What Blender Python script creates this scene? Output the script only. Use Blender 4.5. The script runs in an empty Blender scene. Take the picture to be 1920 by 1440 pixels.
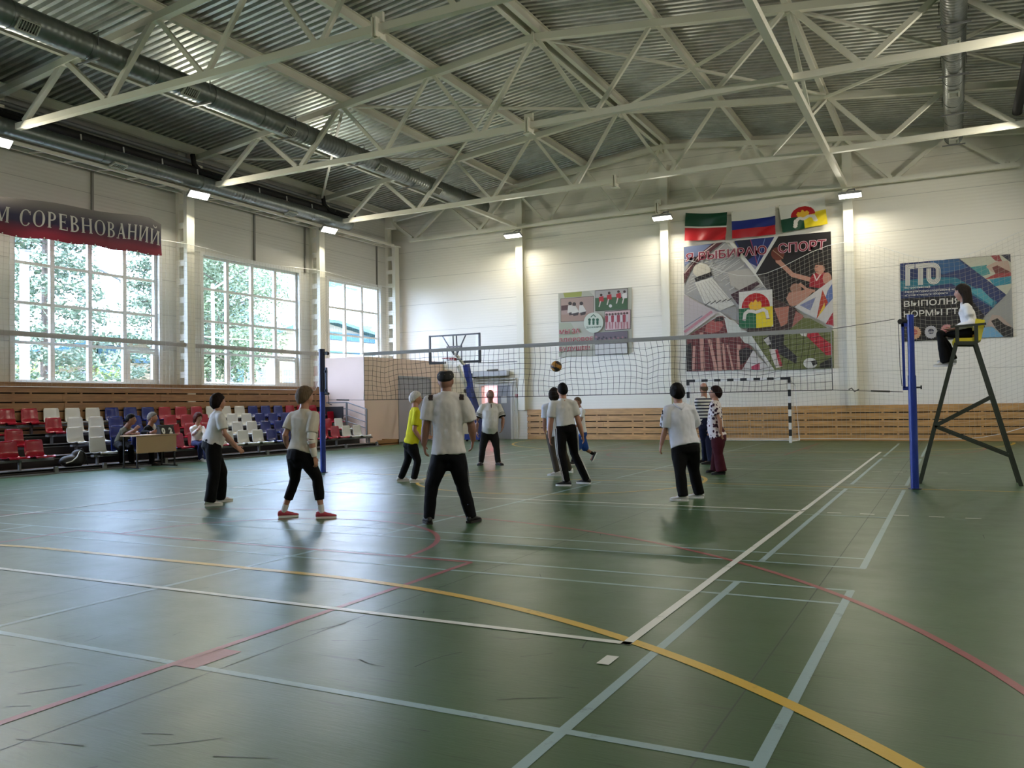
import bpy, bmesh, math, random
import numpy as np
from mathutils import Vector, Matrix

random.seed(7)
sc = bpy.context.scene
COL = sc.collection
V = Vector
pi = math.pi

# ------------------------------------------------------------------ camera
CAM = np.array([10.549, -4.3017, 1.2786])
YAW, PITCH, ROLL, FPX = 0.47682, 0.02448, -0.016702, 1599.31


def _axes():
    cy, sy, cp, sp = math.cos(YAW), math.sin(YAW), math.cos(PITCH), math.sin(PITCH)
    f = np.array([-sy * cp, cy * cp, sp])
    r = np.array([cy, sy, 0.0])
    u = np.cross(r, f)
    cr, sr = math.cos(ROLL), math.sin(ROLL)
    return cr * r + sr * u, -sr * r + cr * u, f


AR, AU, AF = _axes()
cam_data = bpy.data.cameras.new('camera')
cam_data.sensor_width = 36.0
cam_data.lens = FPX / 1920 * 36.0
cam_data.clip_end = 400
cam = bpy.data.objects.new('camera', cam_data)
COL.objects.link(cam)
cam.matrix_world = Matrix(((AR[0], AU[0], -AF[0], CAM[0]), (AR[1], AU[1], -AF[1], CAM[1]),
                           (AR[2], AU[2], -AF[2], CAM[2]), (0, 0, 0, 1)))
sc.camera = cam

# ------------------------------------------------------------------ world, sun, exposure
world = bpy.data.worlds.new('sky')
sc.world = world
world.use_nodes = True
nt = world.node_tree
nt.nodes.clear()
wo = nt.nodes.new('ShaderNodeOutputWorld')
bg = nt.nodes.new('ShaderNodeBackground')
sky = nt.nodes.new('ShaderNodeTexSky')
sky.sky_type = 'NISHITA'
sky.sun_disc = False
sky.sun_elevation = math.radians(48)
sky.sun_rotation = math.radians(60)
geo = nt.nodes.new('ShaderNodeTexCoord')
mp = nt.nodes.new('ShaderNodeMapping')
mp.inputs['Scale'].default_value = (3.2, 3.2, 8.0)
mp.inputs['Location'].default_value = (1.7, 0.6, 0.4)
nz = nt.nodes.new('ShaderNodeTexNoise')
nz.inputs['Scale'].default_value = 1.6
nz.inputs['Detail'].default_value = 7
nz.inputs['Roughness'].default_value = 0.55
rp = nt.nodes.new('ShaderNodeValToRGB')
rp.color_ramp.elements[0].position = 0.41
rp.color_ramp.elements[1].position = 0.53
sk = nt.nodes.new('ShaderNodeMixRGB')
sk.blend_type = 'MULTIPLY'
sk.inputs['Fac'].default_value = 1
sk.inputs['Color2'].default_value = (0.15, 0.21, 0.28, 1)
mx = nt.nodes.new('ShaderNodeMixRGB')
mx.inputs['Color2'].default_value = (13.0, 16.6, 25.0, 1)
nt.links.new(geo.outputs['Generated'], mp.inputs['Vector'])
nt.links.new(mp.outputs['Vector'], nz.inputs['Vector'])
nt.links.new(nz.outputs['Fac'], rp.inputs['Fac'])
nt.links.new(sky.outputs['Color'], sk.inputs['Color1'])
nt.links.new(sk.outputs['Color'], mx.inputs['Color1'])
nt.links.new(rp.outputs['Color'], mx.inputs['Fac'])
nt.links.new(mx.outputs['Color'], bg.inputs['Color'])
bg.inputs['Strength'].default_value = 1.0
nt.links.new(bg.outputs['Background'], wo.inputs['Surface'])

sun_data = bpy.data.lights.new('sun', 'SUN')
sun_data.energy = 6.0
sun_data.angle = math.radians(0.6)
sun_data.color = (1.0, 0.95, 0.86)
sun = bpy.data.objects.new('sun', sun_data)
COL.objects.link(sun)
sun.rotation_euler = V((0.32, -0.62, 0.95)).to_track_quat('Z', 'Y').to_euler()

sc.view_settings.view_transform = 'Standard'
sc.view_settings.look = 'None'
sc.view_settings.gamma = 1.0
sc.view_settings.use_curve_mapping = False
sc.view_settings.exposure = 0.68
cy = sc.cycles
cy.use_denoising = True
cy.max_bounces = 7
cy.diffuse_bounces = 4
cy.glossy_bounces = 3
cy.transmission_bounces = 4
cy.transparent_max_bounces = 10
cy.sample_clamp_indirect = 6.0
cy.caustics_reflective = False
cy.caustics_refractive = False

LAMP_POWER = 88.0
LAMP_COL = (1.0, 0.93, 0.76)

# ------------------------------------------------------------------ measuring helpers


def ray(px, py):
    return AF + (px - 960) / FPX * AR - (py - 720) / FPX * AU


def on(px, py, axis, val):
    d = ray(px, py)
    t = (val - CAM[axis]) / d[axis]
    return CAM + t * d


def onX(px, py, v): return on(px, py, 0, v)
def onY(px, py, v): return on(px, py, 1, v)
def onZ(px, py, v=0.0): return on(px, py, 2, v)


# ------------------------------------------------------------------ materials
def s2l(c):
    c = c / 255.0
    return c / 12.92 if c <= 0.04045 else ((c + 0.055) / 1.055) ** 2.4


def rgb(r, g, b): return (s2l(r), s2l(g), s2l(b), 1.0)


MATS = {}


def mat(name, col, rough=0.6, metal=0.0, bump=0.0, bscale=30.0, var=0.0, vscale=4.0, spec=0.5, emit=None, estr=0.0,
        stretch=None, coat=0.0):
    if name in MATS:
        return MATS[name]
    m = bpy.data.materials.new(name)
    m.use_nodes = True
    n = m.node_tree
    b = n.nodes['Principled BSDF']
    b.inputs['Base Color'].default_value = col
    b.inputs['Roughness'].default_value = rough
    b.inputs['Metallic'].default_value = metal
    b.inputs['Specular IOR Level'].default_value = spec
    b.inputs['Coat Weight'].default_value = coat
    if emit:
        b.inputs['Emission Color'].default_value = emit
        b.inputs['Emission Strength'].default_value = estr
    if bump or var:
        tc = n.nodes.new('ShaderNodeTexCoord')
        src = tc.outputs['Object']
        if stretch:
            mpn = n.nodes.new('ShaderNodeMapping')
            mpn.inputs['Scale'].default_value = stretch
            n.links.new(src, mpn.inputs['Vector'])
            src = mpn.outputs['Vector']
    if var:
        t = n.nodes.new('ShaderNodeTexNoise')
        t.inputs['Scale'].default_value = vscale
        t.inputs['Detail'].default_value = 5
        n.links.new(src, t.inputs['Vector'])
        r = n.nodes.new('ShaderNodeValToRGB')
        lo = tuple(max(0, c * (1 - var)) for c in col[:3]) + (1,)
        hi = tuple(min(1, c * (1 + var)) for c in col[:3]) + (1,)
        r.color_ramp.elements[0].color = lo
        r.color_ramp.elements[0].position = 0.3
        r.color_ramp.elements[1].color = hi
        r.color_ramp.elements[1].position = 0.7
        n.links.new(t.outputs['Fac'], r.inputs['Fac'])
        n.links.new(r.outputs['Color'], b.inputs['Base Color'])
    if bump:
        t2 = n.nodes.new('ShaderNodeTexNoise')
        t2.inputs['Scale'].default_value = bscale
        t2.inputs['Detail'].default_value = 4
        n.links.new(src, t2.inputs['Vector'])
        bp = n.nodes.new('ShaderNodeBump')
        bp.inputs['Strength'].default_value = bump
        bp.inputs['Distance'].default_value = 0.01
        n.links.new(t2.outputs['Fac'], bp.inputs['Height'])
        n.links.new(bp.outputs['Normal'], b.inputs['Normal'])
    MATS[name] = m
    return m


def panel_wall_mat(name, col, axis, step, seam):
    """sandwich panel cladding: fine horizontal seams every step metres"""
    m = mat(name, col, rough=0.45, spec=0.4)
    n = m.node_tree
    b = n.nodes['Principled BSDF']
    tc = n.nodes.new('ShaderNodeTexCoord')
    sp = n.nodes.new('ShaderNodeSeparateXYZ')
    n.links.new(tc.outputs['Object'], sp.inputs['Vector'])

    def math_(op, a, v):
        k = n.nodes.new('ShaderNodeMath')
        k.operation = op
        n.links.new(a, k.inputs[0])
        if v is not None:
            k.inputs[1].default_value = v
        return k.outputs[0]
    z = sp.outputs['Z']
    f = math_('FRACT', math_('DIVIDE', z, step), None)
    line = math_('LESS_THAN', f, seam / step)
    mixn = n.nodes.new('ShaderNodeMixRGB')
    mixn.inputs['Color1'].default_value = col
    mixn.inputs['Color2'].default_value = tuple(c * 0.66 for c in col[:3]) + (1,)
    n.links.new(line, mixn.inputs['Fac'])
    n.links.new(mixn.outputs['Color'], b.inputs['Base Color'])
    # micro rib
    w = math_('SINE', math_('MULTIPLY', z, 2 * pi / 0.1), None)
    bp = n.nodes.new('ShaderNodeBump')
    bp.inputs['Strength'].default_value = 0.16
    bp.inputs['Distance'].default_value = 0.006
    n.links.new(w, bp.inputs['Height'])
    n.links.new(bp.outputs['Normal'], b.inputs['Normal'])
    return m


# ------------------------------------------------------------------ mesh builder
WM = {}   # world matrices of things that carry parts


class MB:
    def __init__(self):
        self.v, self.f, self.m = [], [], []
        self.mats = []

    def mi(self, m):
        if m is None:
            return 0
        if m not in self.mats:
            self.mats.append(m)
        return self.mats.index(m)

    def add(self, vs, fs, m=None):
        o = len(self.v)
        k = self.mi(m)
        self.v += [tuple(float(c) for c in p) for p in vs]
        self.f += [tuple(i + o for i in f) for f in fs]
        self.m += [k] * len(fs)
        return self

    def box(self, c, s, rz=0.0, m=None):
        hx, hy, hz = s[0] / 2, s[1] / 2, s[2] / 2
        ca, sa = math.cos(rz), math.sin(rz)
        vs = []
        for z in (-hz, hz):
            for x, y in ((-hx, -hy), (hx, -hy), (hx, hy), (-hx, hy)):
                vs.append((c[0] + x * ca - y * sa, c[1] + x * sa + y * ca, c[2] + z))
        return self.add(vs, [(3, 2, 1, 0), (4, 5, 6, 7), (0, 1, 5, 4), (1, 2, 6, 5), (2, 3, 7, 6), (3, 0, 4, 7)], m)

    def box2(self, a, b, m=None):
        return self.box([(a[i] + b[i]) / 2 for i in range(3)], [abs(b[i] - a[i]) for i in range(3)], 0, m)

    def bar(self, p, q, w, h, up=(0, 0, 1), m=None):
        p, q = V(p), V(q)
        t = (q - p).normalized()
        u = V(up)
        if abs(t.dot(u)) > 0.98:
            u = V((0, 1, 0))
        s = t.cross(u).normalized()
        u = s.cross(t)
        vs = []
        for b in (p, q):
            for a, c in ((-1, -1), (1, -1), (1, 1), (-1, 1)):
                vs.append(b + s * (a * w / 2) + u * (c * h / 2))
        return self.add(vs, [(3, 2, 1, 0), (4, 5, 6, 7), (0, 1, 5, 4), (1, 2, 6, 5), (2, 3, 7, 6), (3, 0, 4, 7)], m)

    def ibar(self, p, q, w, h, tf=0.02, m=None):
        p, q = V(p), V(q)
        z = V((0, 0, 1))
        self.bar(p + z * (h / 2 - tf / 2), q + z * (h / 2 - tf / 2), w, tf, m=m)
        self.bar(p - z * (h / 2 - tf / 2), q - z * (h / 2 - tf / 2), w, tf, m=m)
        return self.bar(p, q, tf * 0.7, h - 2 * tf, m=m)

    def tube(self, pts, r, n=10, m=None, caps=True, rb=None, hint=(0.0, 0.0, 1.0), rnd=False):
        """tapered tube; r and rb are per point radii across and along the hint"""
        P = [V(p) for p in pts]
        R = list(r) if hasattr(r, '__len__') else [r] * len(P)
        B = R if rb is None else (list(rb) if hasattr(rb, '__len__') else [rb] * len(P))
        if rnd:   # rounded ends
            t0 = (P[0] - P[1]).normalized()
            t1 = (P[-1] - P[-2]).normalized()
            m0, m1 = min(R[0], B[0]), min(R[-1], B[-1])
            P = [P[0] + t0 * m0 * .9, P[0] + t0 * m0 * .55] + P + [P[-1] + t1 * m1 * .55, P[-1] + t1 * m1 * .9]
            R = [R[0] * .4, R[0] * .82] + R + [R[-1] * .82, R[-1] * .4]
            B = [B[0] * .4, B[0] * .82] + B + [B[-1] * .82, B[-1] * .4]
        vs, fs = [], []
        hp = V(hint)
        for i, p in enumerate(P):
            if i == 0:
                t = P[1] - P[0]
            elif i == len(P) - 1:
                t = P[-1] - P[-2]
            else:
                t = (P[i + 1] - P[i]).normalized() + (P[i] - P[i - 1]).normalized()
            t = t.normalized()
            h = hp
            if abs(t.dot(h)) > 0.97:
                h = V((0, 1, 0)) if abs(t.y) < 0.9 else V((1, 0, 0))
            a = t.cross(h).normalized()
            b = a.cross(t).normalized()
            for k in range(n):
                an = 2 * pi * k / n
                vs.append(p + a * (math.cos(an) * R[i]) + b * (math.sin(an) * B[i]))
        for i in range(len(P) - 1):
            for k in range(n):
                k2 = (k + 1) % n
                fs.append((i * n + k, (i + 1) * n + k, (i + 1) * n + k2, i * n + k2))
        if caps:
            fs.append(tuple(range(n)))
            fs.append(tuple(reversed(range((len(P) - 1) * n, len(P) * n))))
        return self.add(vs, fs, m)

    def loft(self, rings, m=None, caps=True):
        n = len(rings[0])
        vs = [p for r in rings for p in r]
        fs = []
        for i in range(len(rings) - 1):
            for k in range(n):
                k2 = (k + 1) % n
                fs.append((i * n + k, i * n + k2, (i + 1) * n + k2, (i + 1) * n + k))
        if caps:
            fs.append(tuple(reversed(range(n))))
            fs.append(tuple(range((len(rings) - 1) * n, len(rings) * n)))
        return self.add(vs, fs, m)

    def lathe(self, prof, c=(0, 0, 0), n=16, m=None):
        rings = []
        for r, z in prof:
            rings.append([(c[0] + r * math.cos(2 * pi * k / n), c[1] + r * math.sin(2 * pi * k / n), c[2] + z) for k in range(n)])
        return self.loft(rings, m)

    def ball(self, c, r, nu=14, nv=9, m=None):
        if not hasattr(r, '__len__'):
            r = (r, r, r)
        vs = [(c[0], c[1], c[2] - r[2])]
        for j in range(1, nv):
            th = -pi / 2 + pi * j / nv
            for k in range(nu):
                a = 2 * pi * k / nu
                vs.append((c[0] + r[0] * math.cos(th) * math.cos(a), c[1] + r[1] * math.cos(th) * math.sin(a), c[2] + r[2] * math.sin(th)))
        vs.append((c[0], c[1], c[2] + r[2]))
        fs = []
        for k in range(nu):
            fs.append((0, 1 + (k + 1) % nu, 1 + k))
        for j in range(nv - 2):
            for k in range(nu):
                k2 = (k + 1) % nu
                fs.append((1 + j * nu + k, 1 + j * nu + k2, 1 + (j + 1) * nu + k2, 1 + (j + 1) * nu + k))
        L = len(vs) - 1
        o = 1 + (nv - 2) * nu
        for k in range(nu):
            fs.append((o + k, o + (k + 1) % nu, L))
        return self.add(vs, fs, m)

    def sweep(self, prof, a, b, m=None):
        """closed 2-D profile given as world-offset vectors swept from a to b"""
        a, b = V(a), V(b)
        r0 = [a + V(p) for p in prof]
        r1 = [b + V(p) for p in prof]
        return self.loft([r0, r1], m)

    def poly3(self, pts, m=None):
        return self.add(pts, [tuple(range(len(pts)))], m)

    def grid(self, fn, nu, nv, m=None, mf=None):
        """fn(u,v)->point; mf(u,v)->material of the cell"""
        base = len(self.v)
        for j in range(nv + 1):
            for i in range(nu + 1):
                self.v.append(tuple(float(c) for c in fn(i / nu, j / nv)))
        for j in range(nv):
            for i in range(nu):
                a = base + j * (nu + 1) + i
                self.f.append((a, a + 1, a + nu + 2, a + nu + 1))
                self.m.append(self.mi(mf((i + .5) / nu, (j + .5) / nv) if mf else m))
        return self


def mesh_from(name, mb, mats, smooth=None, fixn=True):
    me = bpy.data.meshes.new(name)
    me.from_pydata(mb.v, [], mb.f)
    if mb.mats:
        for m in mb.mats:
            me.materials.append(m)
        me.polygons.foreach_set('material_index', mb.m)
    elif mats is not None:
        me.materials.append(mats)
    if fixn:
        bm = bmesh.new()
        bm.from_mesh(me)
        bmesh.ops.recalc_face_normals(bm, faces=bm.faces)
        bm.to_mesh(me)
        bm.free()
    me.update()
    if smooth is not None:
        me.polygons.foreach_set('use_smooth', [True] * len(me.polygons))
        me.set_sharp_from_angle(angle=math.radians(smooth))
    return me


def put(name, me, parent=None):
    """link a mesh given in world coordinates, under its thing if it is a part"""
    o = bpy.data.objects.new(name, me)
    COL.objects.link(o)
    if parent is not None:
        me.transform(WM[parent.name].inverted())
        o.parent = parent
        WM[o.name] = WM[parent.name]
    else:
        WM[o.name] = Matrix.Identity(4)
    return o


def obj(name, mb, m=None, parent=None, smooth=None, fixn=True):
    return put(name, mesh_from(name, mb, m, smooth, fixn), parent)


def rebase(o, loc):
    """move the origin of a top-level mesh object to loc"""
    M = Matrix.Translation(V(loc))
    o.data.transform(M.inverted())
    o.matrix_world = M
    WM[o.name] = M
    return o


def tag(o, label=None, cat=None, group=None, kind=None):
    if label:
        o['label'] = label
    if cat:
        o['category'] = cat
    if group:
        o['group'] = group
    if kind:
        o['kind'] = kind
    return o


def thing(name, label, cat, loc, group=None, rz=0.0):
    o = bpy.data.objects.new(name, None)
    o.empty_display_size = 0.1
    COL.objects.link(o)
    o.location = V(loc)
    o.rotation_euler = (0, 0, rz)
    WM[o.name] = Matrix.Translation(V(loc)) @ Matrix.Rotation(rz, 4, 'Z')
    return tag(o, label, cat, group)


def struct(name, mb, m=None, parent=None, smooth=None):
    o = obj(name, mb, m, parent, smooth)
    if parent is None:
        o['kind'] = 'structure'
    return o


def dup(root, loc, label, rz=None):
    r = root.copy()
    COL.objects.link(r)
    r.location = V(loc)
    if rz is not None:
        r.rotation_euler = (0, 0, rz)
    r['label'] = label
    for ch in list(root.children):
        c = ch.copy()
        COL.objects.link(c)
        c.parent = r
        for g in list(ch.children):
            d = g.copy()
            COL.objects.link(d)
            d.parent = c
    return r


def remesh(mb, voxel, smooth=4, fac=0.5, name='tmp'):
    """fuse the closed shapes of mb into one continuous skin"""
    me = mesh_from(name, mb, None)
    o = bpy.data.objects.new('tmp_remesh', me)
    COL.objects.link(o)
    a = o.modifiers.new('r', 'REMESH')
    a.mode = 'VOXEL'
    a.voxel_size = voxel
    if smooth:
        b = o.modifiers.new('s', 'SMOOTH')
        b.factor = fac
        b.iterations = smooth
    dg = bpy.context.evaluated_depsgraph_get()
    out = bpy.data.meshes.new_from_object(o.evaluated_get(dg))
    out.name = name
    bpy.data.objects.remove(o)
    bpy.data.meshes.remove(me)
    out.polygons.foreach_set('use_smooth', [True] * len(out.polygons))
    return out


def text_polys(txt, size=1.0, bold=0.0, spacing=1.0):
    """flat mesh of a line of lettering in the xy plane, origin at the baseline left"""
    cu = bpy.data.curves.new('lettering', 'FONT')
    cu.body = txt
    cu.size = size
    cu.offset = bold
    cu.space_character = spacing
    cu.resolution_u = 3
    o = bpy.data.objects.new('tmp_text', cu)
    COL.objects.link(o)
    dg = bpy.context.evaluated_depsgraph_get()
    me = bpy.data.meshes.new_from_object(o.evaluated_get(dg))
    vs = [tuple(v.co) for v in me.vertices]
    fs = [tuple(p.vertices) for p in me.polygons]
    bpy.data.objects.remove(o)
    bpy.data.curves.remove(cu)
    bpy.data.meshes.remove(me)
    return vs, fs


# common materials
M_white_steel = mat('white painted steel', rgb(234, 231, 216), 0.45)
M_dark = mat('black rubber', rgb(18, 18, 20), 0.6)
M_galv = mat('galvanised sheet', rgb(150, 153, 155), 0.34, 0.85, var=0.12, vscale=6)
M_grey = mat('grey painted steel', rgb(120, 122, 124), 0.45, 0.3)
M_white = mat('white plastic', rgb(226, 226, 222), 0.4)

# ================================================================== THE SETTING
XL, XR, YB, YF = -9.4, 13.4, 24.0, -8.0


def deck(x): return 10.26 - 0.11 * abs(x - 2.0)


# ---- floor with all its painted court lines
M_floor = mat('green sports vinyl', rgb(84, 104, 90), rough=0.3, spec=0.32)


def floor_nodes(m, base, dark, scuff=True, r0=0.26, r1=0.40):
    n = m.node_tree
    b = n.nodes['Principled BSDF']
    tc = n.nodes.new('ShaderNodeTexCoord')
    o = tc.outputs['Object']

    def noise(scale, detail, src, rough=0.5):
        t = n.nodes.new('ShaderNodeTexNoise')
        t.inputs['Scale'].default_value = scale
        t.inputs['Detail'].default_value = detail
        t.inputs['Roughness'].default_value = rough
        n.links.new(src, t.inputs['Vector'])
        return t.outputs['Fac']

    def ramp(src, p0, c0, p1, c1):
        r = n.nodes.new('ShaderNodeValToRGB')
        r.color_ramp.elements[0].position = p0
        r.color_ramp.elements[0].color = c0
        r.color_ramp.elements[1].position = p1
        r.color_ramp.elements[1].color = c1
        n.links.new(src, r.inputs['Fac'])
        return r.outputs['Color']

    def mul(a, c, fac=1.0):
        k = n.nodes.new('ShaderNodeMixRGB')
        k.blend_type = 'MULTIPLY'
        k.inputs['Fac'].default_value = fac
        n.links.new(a, k.inputs['Color1'])
        n.links.new(c, k.inputs['Color2'])
        return k.outputs['Color']

    def stretched(sx, sy, rot):
        mpn = n.nodes.new('ShaderNodeMapping')
        mpn.inputs['Scale'].default_value = (sx, sy, 1)
        mpn.inputs['Rotation'].default_value = (0, 0, rot)
        n.links.new(o, mpn.inputs['Vector'])
        return mpn.outputs['Vector']
    c = ramp(noise(0.5, 4, o), 0.3, dark, 0.7, base)
    if scuff:
        s1 = ramp(noise(2.2, 6, stretched(0.8, 9.0, 0.5), 0.65), 0.60, (1, 1, 1, 1), 0.70, (0.45, 0.46, 0.46, 1))
        s2 = ramp(noise(2.6, 6, stretched(1.2, 14.0, -0.35), 0.65), 0.61, (1, 1, 1, 1), 0.70, (0.5, 0.51, 0.51, 1))
        c = mul(mul(c, s1), s2)
    else:
        wear = ramp(noise(5.0, 8, o, 0.7), 0.58, (1, 1, 1, 1), 0.66, (0.55, 0.58, 0.55, 1))
        c = mul(c, wear, 0.8)
    n.links.new(c, b.inputs['Base Color'])
    rr = n.nodes.new('ShaderNodeMapRange')
    rr.inputs['To Min'].default_value = r0
    rr.inputs['To Max'].default_value = r1
    n.links.new(noise(3.0, 6, o, 0.6), rr.inputs['Value'])
    n.links.new(rr.outputs['Result'], b.inputs['Roughness'])
    bp = n.nodes.new('ShaderNodeBump')
    bp.inputs['Strength'].default_value = 0.10
    bp.inputs['Distance'].default_value = 0.012
    ad = n.nodes.new('ShaderNodeMath')
    ad.operation = 'ADD'
    n.links.new(noise(2.2, 3, stretched(1, 1, 0)), ad.inputs[0])
    n.links.new(noise(5, 6, stretched(1.2, 9.0, 0.45), .7), ad.inputs[1])
    n.links.new(ad.outputs[0], bp.inputs['Height'])
    n.links.new(bp.outputs['Normal'], b.inputs['Normal'])


floor_nodes(M_floor, rgb(58, 88, 52), rgb(46, 74, 43))


def line_mat(name, col):
    m = mat(name, col, 0.3, spec=0.32)
    floor_nodes(m, col, tuple(c * .86 for c in col[:3]) + (1,), scuff=False, r0=0.3, r1=0.42)
    return m


L_white = line_mat('white court paint', rgb(205, 208, 200))
L_blue = line_mat('pale blue court tape', rgb(134, 160, 162))
L_yel = line_mat('yellow court paint', rgb(196, 160, 52))
L_red = line_mat('red court paint', rgb(140, 62, 66))
L_seam = mat('vinyl seam', rgb(52, 66, 57), 0.5)

fl = MB()
fl.grid(lambda u, v: (XL - .3 + u * (XR - XL + .6), YF + v * (YB - YF + .2), 0), 6, 8, m=M_floor)


def fline(p, q, w, m, z):
    p, q = V((p[0], p[1], z)), V((q[0], q[1], z))
    t = (q - p).normalized()
    s = V((-t.y, t.x, 0)) * w / 2
    fl.add([p - s, q - s, q + s, p + s], [(0, 1, 2, 3)], m)


def farc(c, r, a0, a1, w, m, z, n=48):
    for i in range(n):
        b0, b1 = math.radians(a0 + (a1 - a0) * i / n), math.radians(a0 + (a1 - a0) * (i + 1) / n)
        ps = []
        for b, rr in ((b0, r - w / 2), (b0, r + w / 2), (b1, r + w / 2), (b1, r - w / 2)):
            ps.append((c[0] + rr * math.cos(b), c[1] + rr * math.sin(b), z))
        fl.add(ps, [(0, 1, 2, 3)], m)


for x in (-6.9, -4.7, -2.3, 0.1, 2.5, 4.9, 7.3, 9.7, 12.1):       # vinyl sheet seams
    fline((x, YF), (x, YB), 0.008, L_seam, 0.0006)
# scuffs and scratches left by shoes
L_scuff = mat('dark scuff', rgb(44, 56, 47), 0.5)
rs_ = random.Random(5)
for k in range(300):
    x, y = (rs_.uniform(1.5, 9.0), rs_.uniform(-3.0, 4.5)) if k < 190 else (rs_.uniform(-5, 11), rs_.uniform(-3, 20))
    a, l, c_ = rs_.gauss(.75, .5), rs_.uniform(.06, .38), rs_.uniform(-.6, .6)
    p_ = (x, y)
    for j in range(3):
        q_ = (p_[0] + math.cos(a) * l / 3, p_[1] + math.sin(a) * l / 3)
        fline(p_, q_, rs_.uniform(.003, .009), L_scuff, 0.0009)
        p_, a = q_, a + c_ / 3
# badminton courts, pale blue
for y0 in (-4.28, 2.65, 9.45, 16.2):
    y1 = y0 + 6.1
    for y in (y0, y0 + .42, y1 - .42, y1):
        fline((-3.47, y), (9.93, y), 0.04, L_blue, 0.0012)
    ym = (y0 + y1) / 2
    for xa, xb in ((-3.47, 1.24), (5.42, 9.91)):
        fline((xa, ym), (xb, ym), 0.04 if y0 > 0 else 0.05, L_blue, 0.0012)
    for x in (-3.45, -2.69, 1.24, 5.42, 9.16, 9.91):
        fline((x, y0), (x, y1), 0.05, L_blue, 0.0014)
# basketball, red
for s in (-1, 1):
    yb, ya = 9 - s * 13.05, 9 - s * 7.25
    for x in (2.12, 7.02):
        fline((x, yb), (x, ya), 0.05, L_red, 0.0018)
        for k, ln in ((2.95, .32),):
            y = yb + s * k
            xo = 0.09 if x > 4 else -0.09
            fline((x + xo, y - ln / 2 * s), (x + xo, y + ln / 2 * s), 0.14, L_red, 0.0018)
    fline((2.12, ya), (7.02, ya), 0.05, L_red, 0.0018)
    farc((4.57, ya), 1.8, 0 if s > 0 else 180, 180 if s > 0 else 360, 0.05, L_red, 0.0018)
    cyb = yb + s * 1.58
    farc((4.57, cyb), 6.7, 0 if s > 0 else 180, 180 if s > 0 else 360, 0.05, L_red, 0.0018, 90)
    for x in (4.57 - 6.7, 4.57 + 6.7):
        fline((x, yb), (x, cyb), 0.05, L_red, 0.0018)
# handball / futsal, yellow
for s in (-1, 1):
    yg = 9 - s * 14.1
    ys = yg + s * 5.94
    fline((3.07, ys), (6.07, ys), 0.075, L_yel, 0.0024)
    farc((6.07, yg), 5.94, 0 if s > 0 else 270, 90 if s > 0 else 360, 0.075, L_yel, 0.0024, 60)
    farc((3.07, yg), 5.94, 90 if s > 0 else 180, 180 if s > 0 else 270, 0.075, L_yel, 0.0024, 60)
fline((-6.3, 9.0), (13.3, 8.97), 0.05, L_yel, 0.0024)
farc((4.57, 9.0), 2.42, 0, 360, 0.06, L_yel, 0.0024, 80)
# volleyball, white
for x in (0.025, 8.975):
    fline((x, 0), (x, 18), 0.055, L_white, 0.003)
for y in (0.025, 6.0, 12.0, 17.975):
    fline((0, y), (9, y), 0.055, L_white, 0.003)
for y in (5.93, 11.93):
    for k in range(5):
        fline((9.25 + .345 * k, y), (9.4 + .345 * k, y), 0.045, L_white, 0.003)
fline((8.99, -.37), (8.99, -.22), 0.065, L_white, 0.003)
floor = struct('floor', fl, None)

# ---- walls
M_wallL = panel_wall_mat('pale grey wall panels', rgb(206, 204, 194), 0, 1.0, 0.018)
M_wallB = panel_wall_mat('white wall panels', rgb(236, 232, 220), 0, 1.06, 0.015)
M_plain = mat('plain white wall', rgb(196, 194, 186), 0.7)
WINS = [(8.34, 12.56), (14.17, 18.4), (20.0, 23.1), (2.3, 6.55), (-3.6, 0.65)]
WZ0, WZ1 = 2.02, 5.95
wl = MB()
wl.box2((XL - .25, YF, -.1), (XL, YB + .25, WZ0))
wl.box2((XL - .25, YF, WZ1), (XL, YB + .25, 9.25))
ed = sorted(WINS)
yy = YF
for a, b in ed:
    wl.box2((XL - .25, yy, WZ0), (XL, a, WZ1))
    yy = b
wl.box2((XL - .25, yy, WZ0), (XL, YB + .25, WZ1))
struct('wall_left', wl, M_wallL)
DX0, DX1, DZ = -5.36, -4.66, 2.02          # doorway in the back wall
wb = MB()


def gable_prism(mb, x0, x1, z0, y0, y1):
    xs = [x0] + ([2.0] if x0 < 2 < x1 else []) + [x1]
    pts = [(x0, z0), (x1, z0)] + [(x, deck(x) + .1) for x in reversed(xs)]
    mb.loft([[(x, y0, z) for x, z in pts], [(x, y1, z) for x, z in pts]])


gable_prism(wb, XL, DX0, -.1, YB, YB + .2)
gable_prism(wb, DX1, XR + .2, -.1, YB, YB + .2)
gable_prism(wb, DX0, DX1, DZ, YB, YB + .2)
struct('wall_back', wb, M_wallB)
struct('wall_right', MB().box2((XR, YF, -.1), (XR + .2, YB, 9.3)), M_plain)
wf = MB()
gable_prism(wf, XL, XR, -.1, YF - .2, YF)
struct('wall_front', wf, M_plain)

# ---- ceiling: trapezoidal steel deck on both slopes
M_deck = mat('bare steel roof deck', rgb(196, 198, 192), 0.36, 0.8, var=0.15, vscale=3)
ce = MB()
prof = []
y = YF - .1
P_ = 0.2
while y < YB + .1:
    prof += [(y, 0), (y + P_ * .42, 0), (y + P_ * .52, .085), (y + P_ * .9, .085)]
    y += P_
for xs in ((XL - .3, 2.0), (2.0, XR + .3)):
    st = [xs[0] + (xs[1] - xs[0]) * k / 4 for k in range(5)]
    base = len(ce.v)
    k0 = ce.mi(M_deck)
    for x in st:
        for (py_, dz) in prof:
            ce.v.append((x, py_, deck(x) + dz))
    n = len(prof)
    for i in range(4):
        for k in range(n - 1):
            a = base + i * n + k
            ce.f.append((a, a + 1, a + n + 1, a + n))
            ce.m.append(k0)
struct('ceiling', ce)

# ---- windows
M_frame = mat('white window frame', rgb(216, 216, 212), 0.4)


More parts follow.
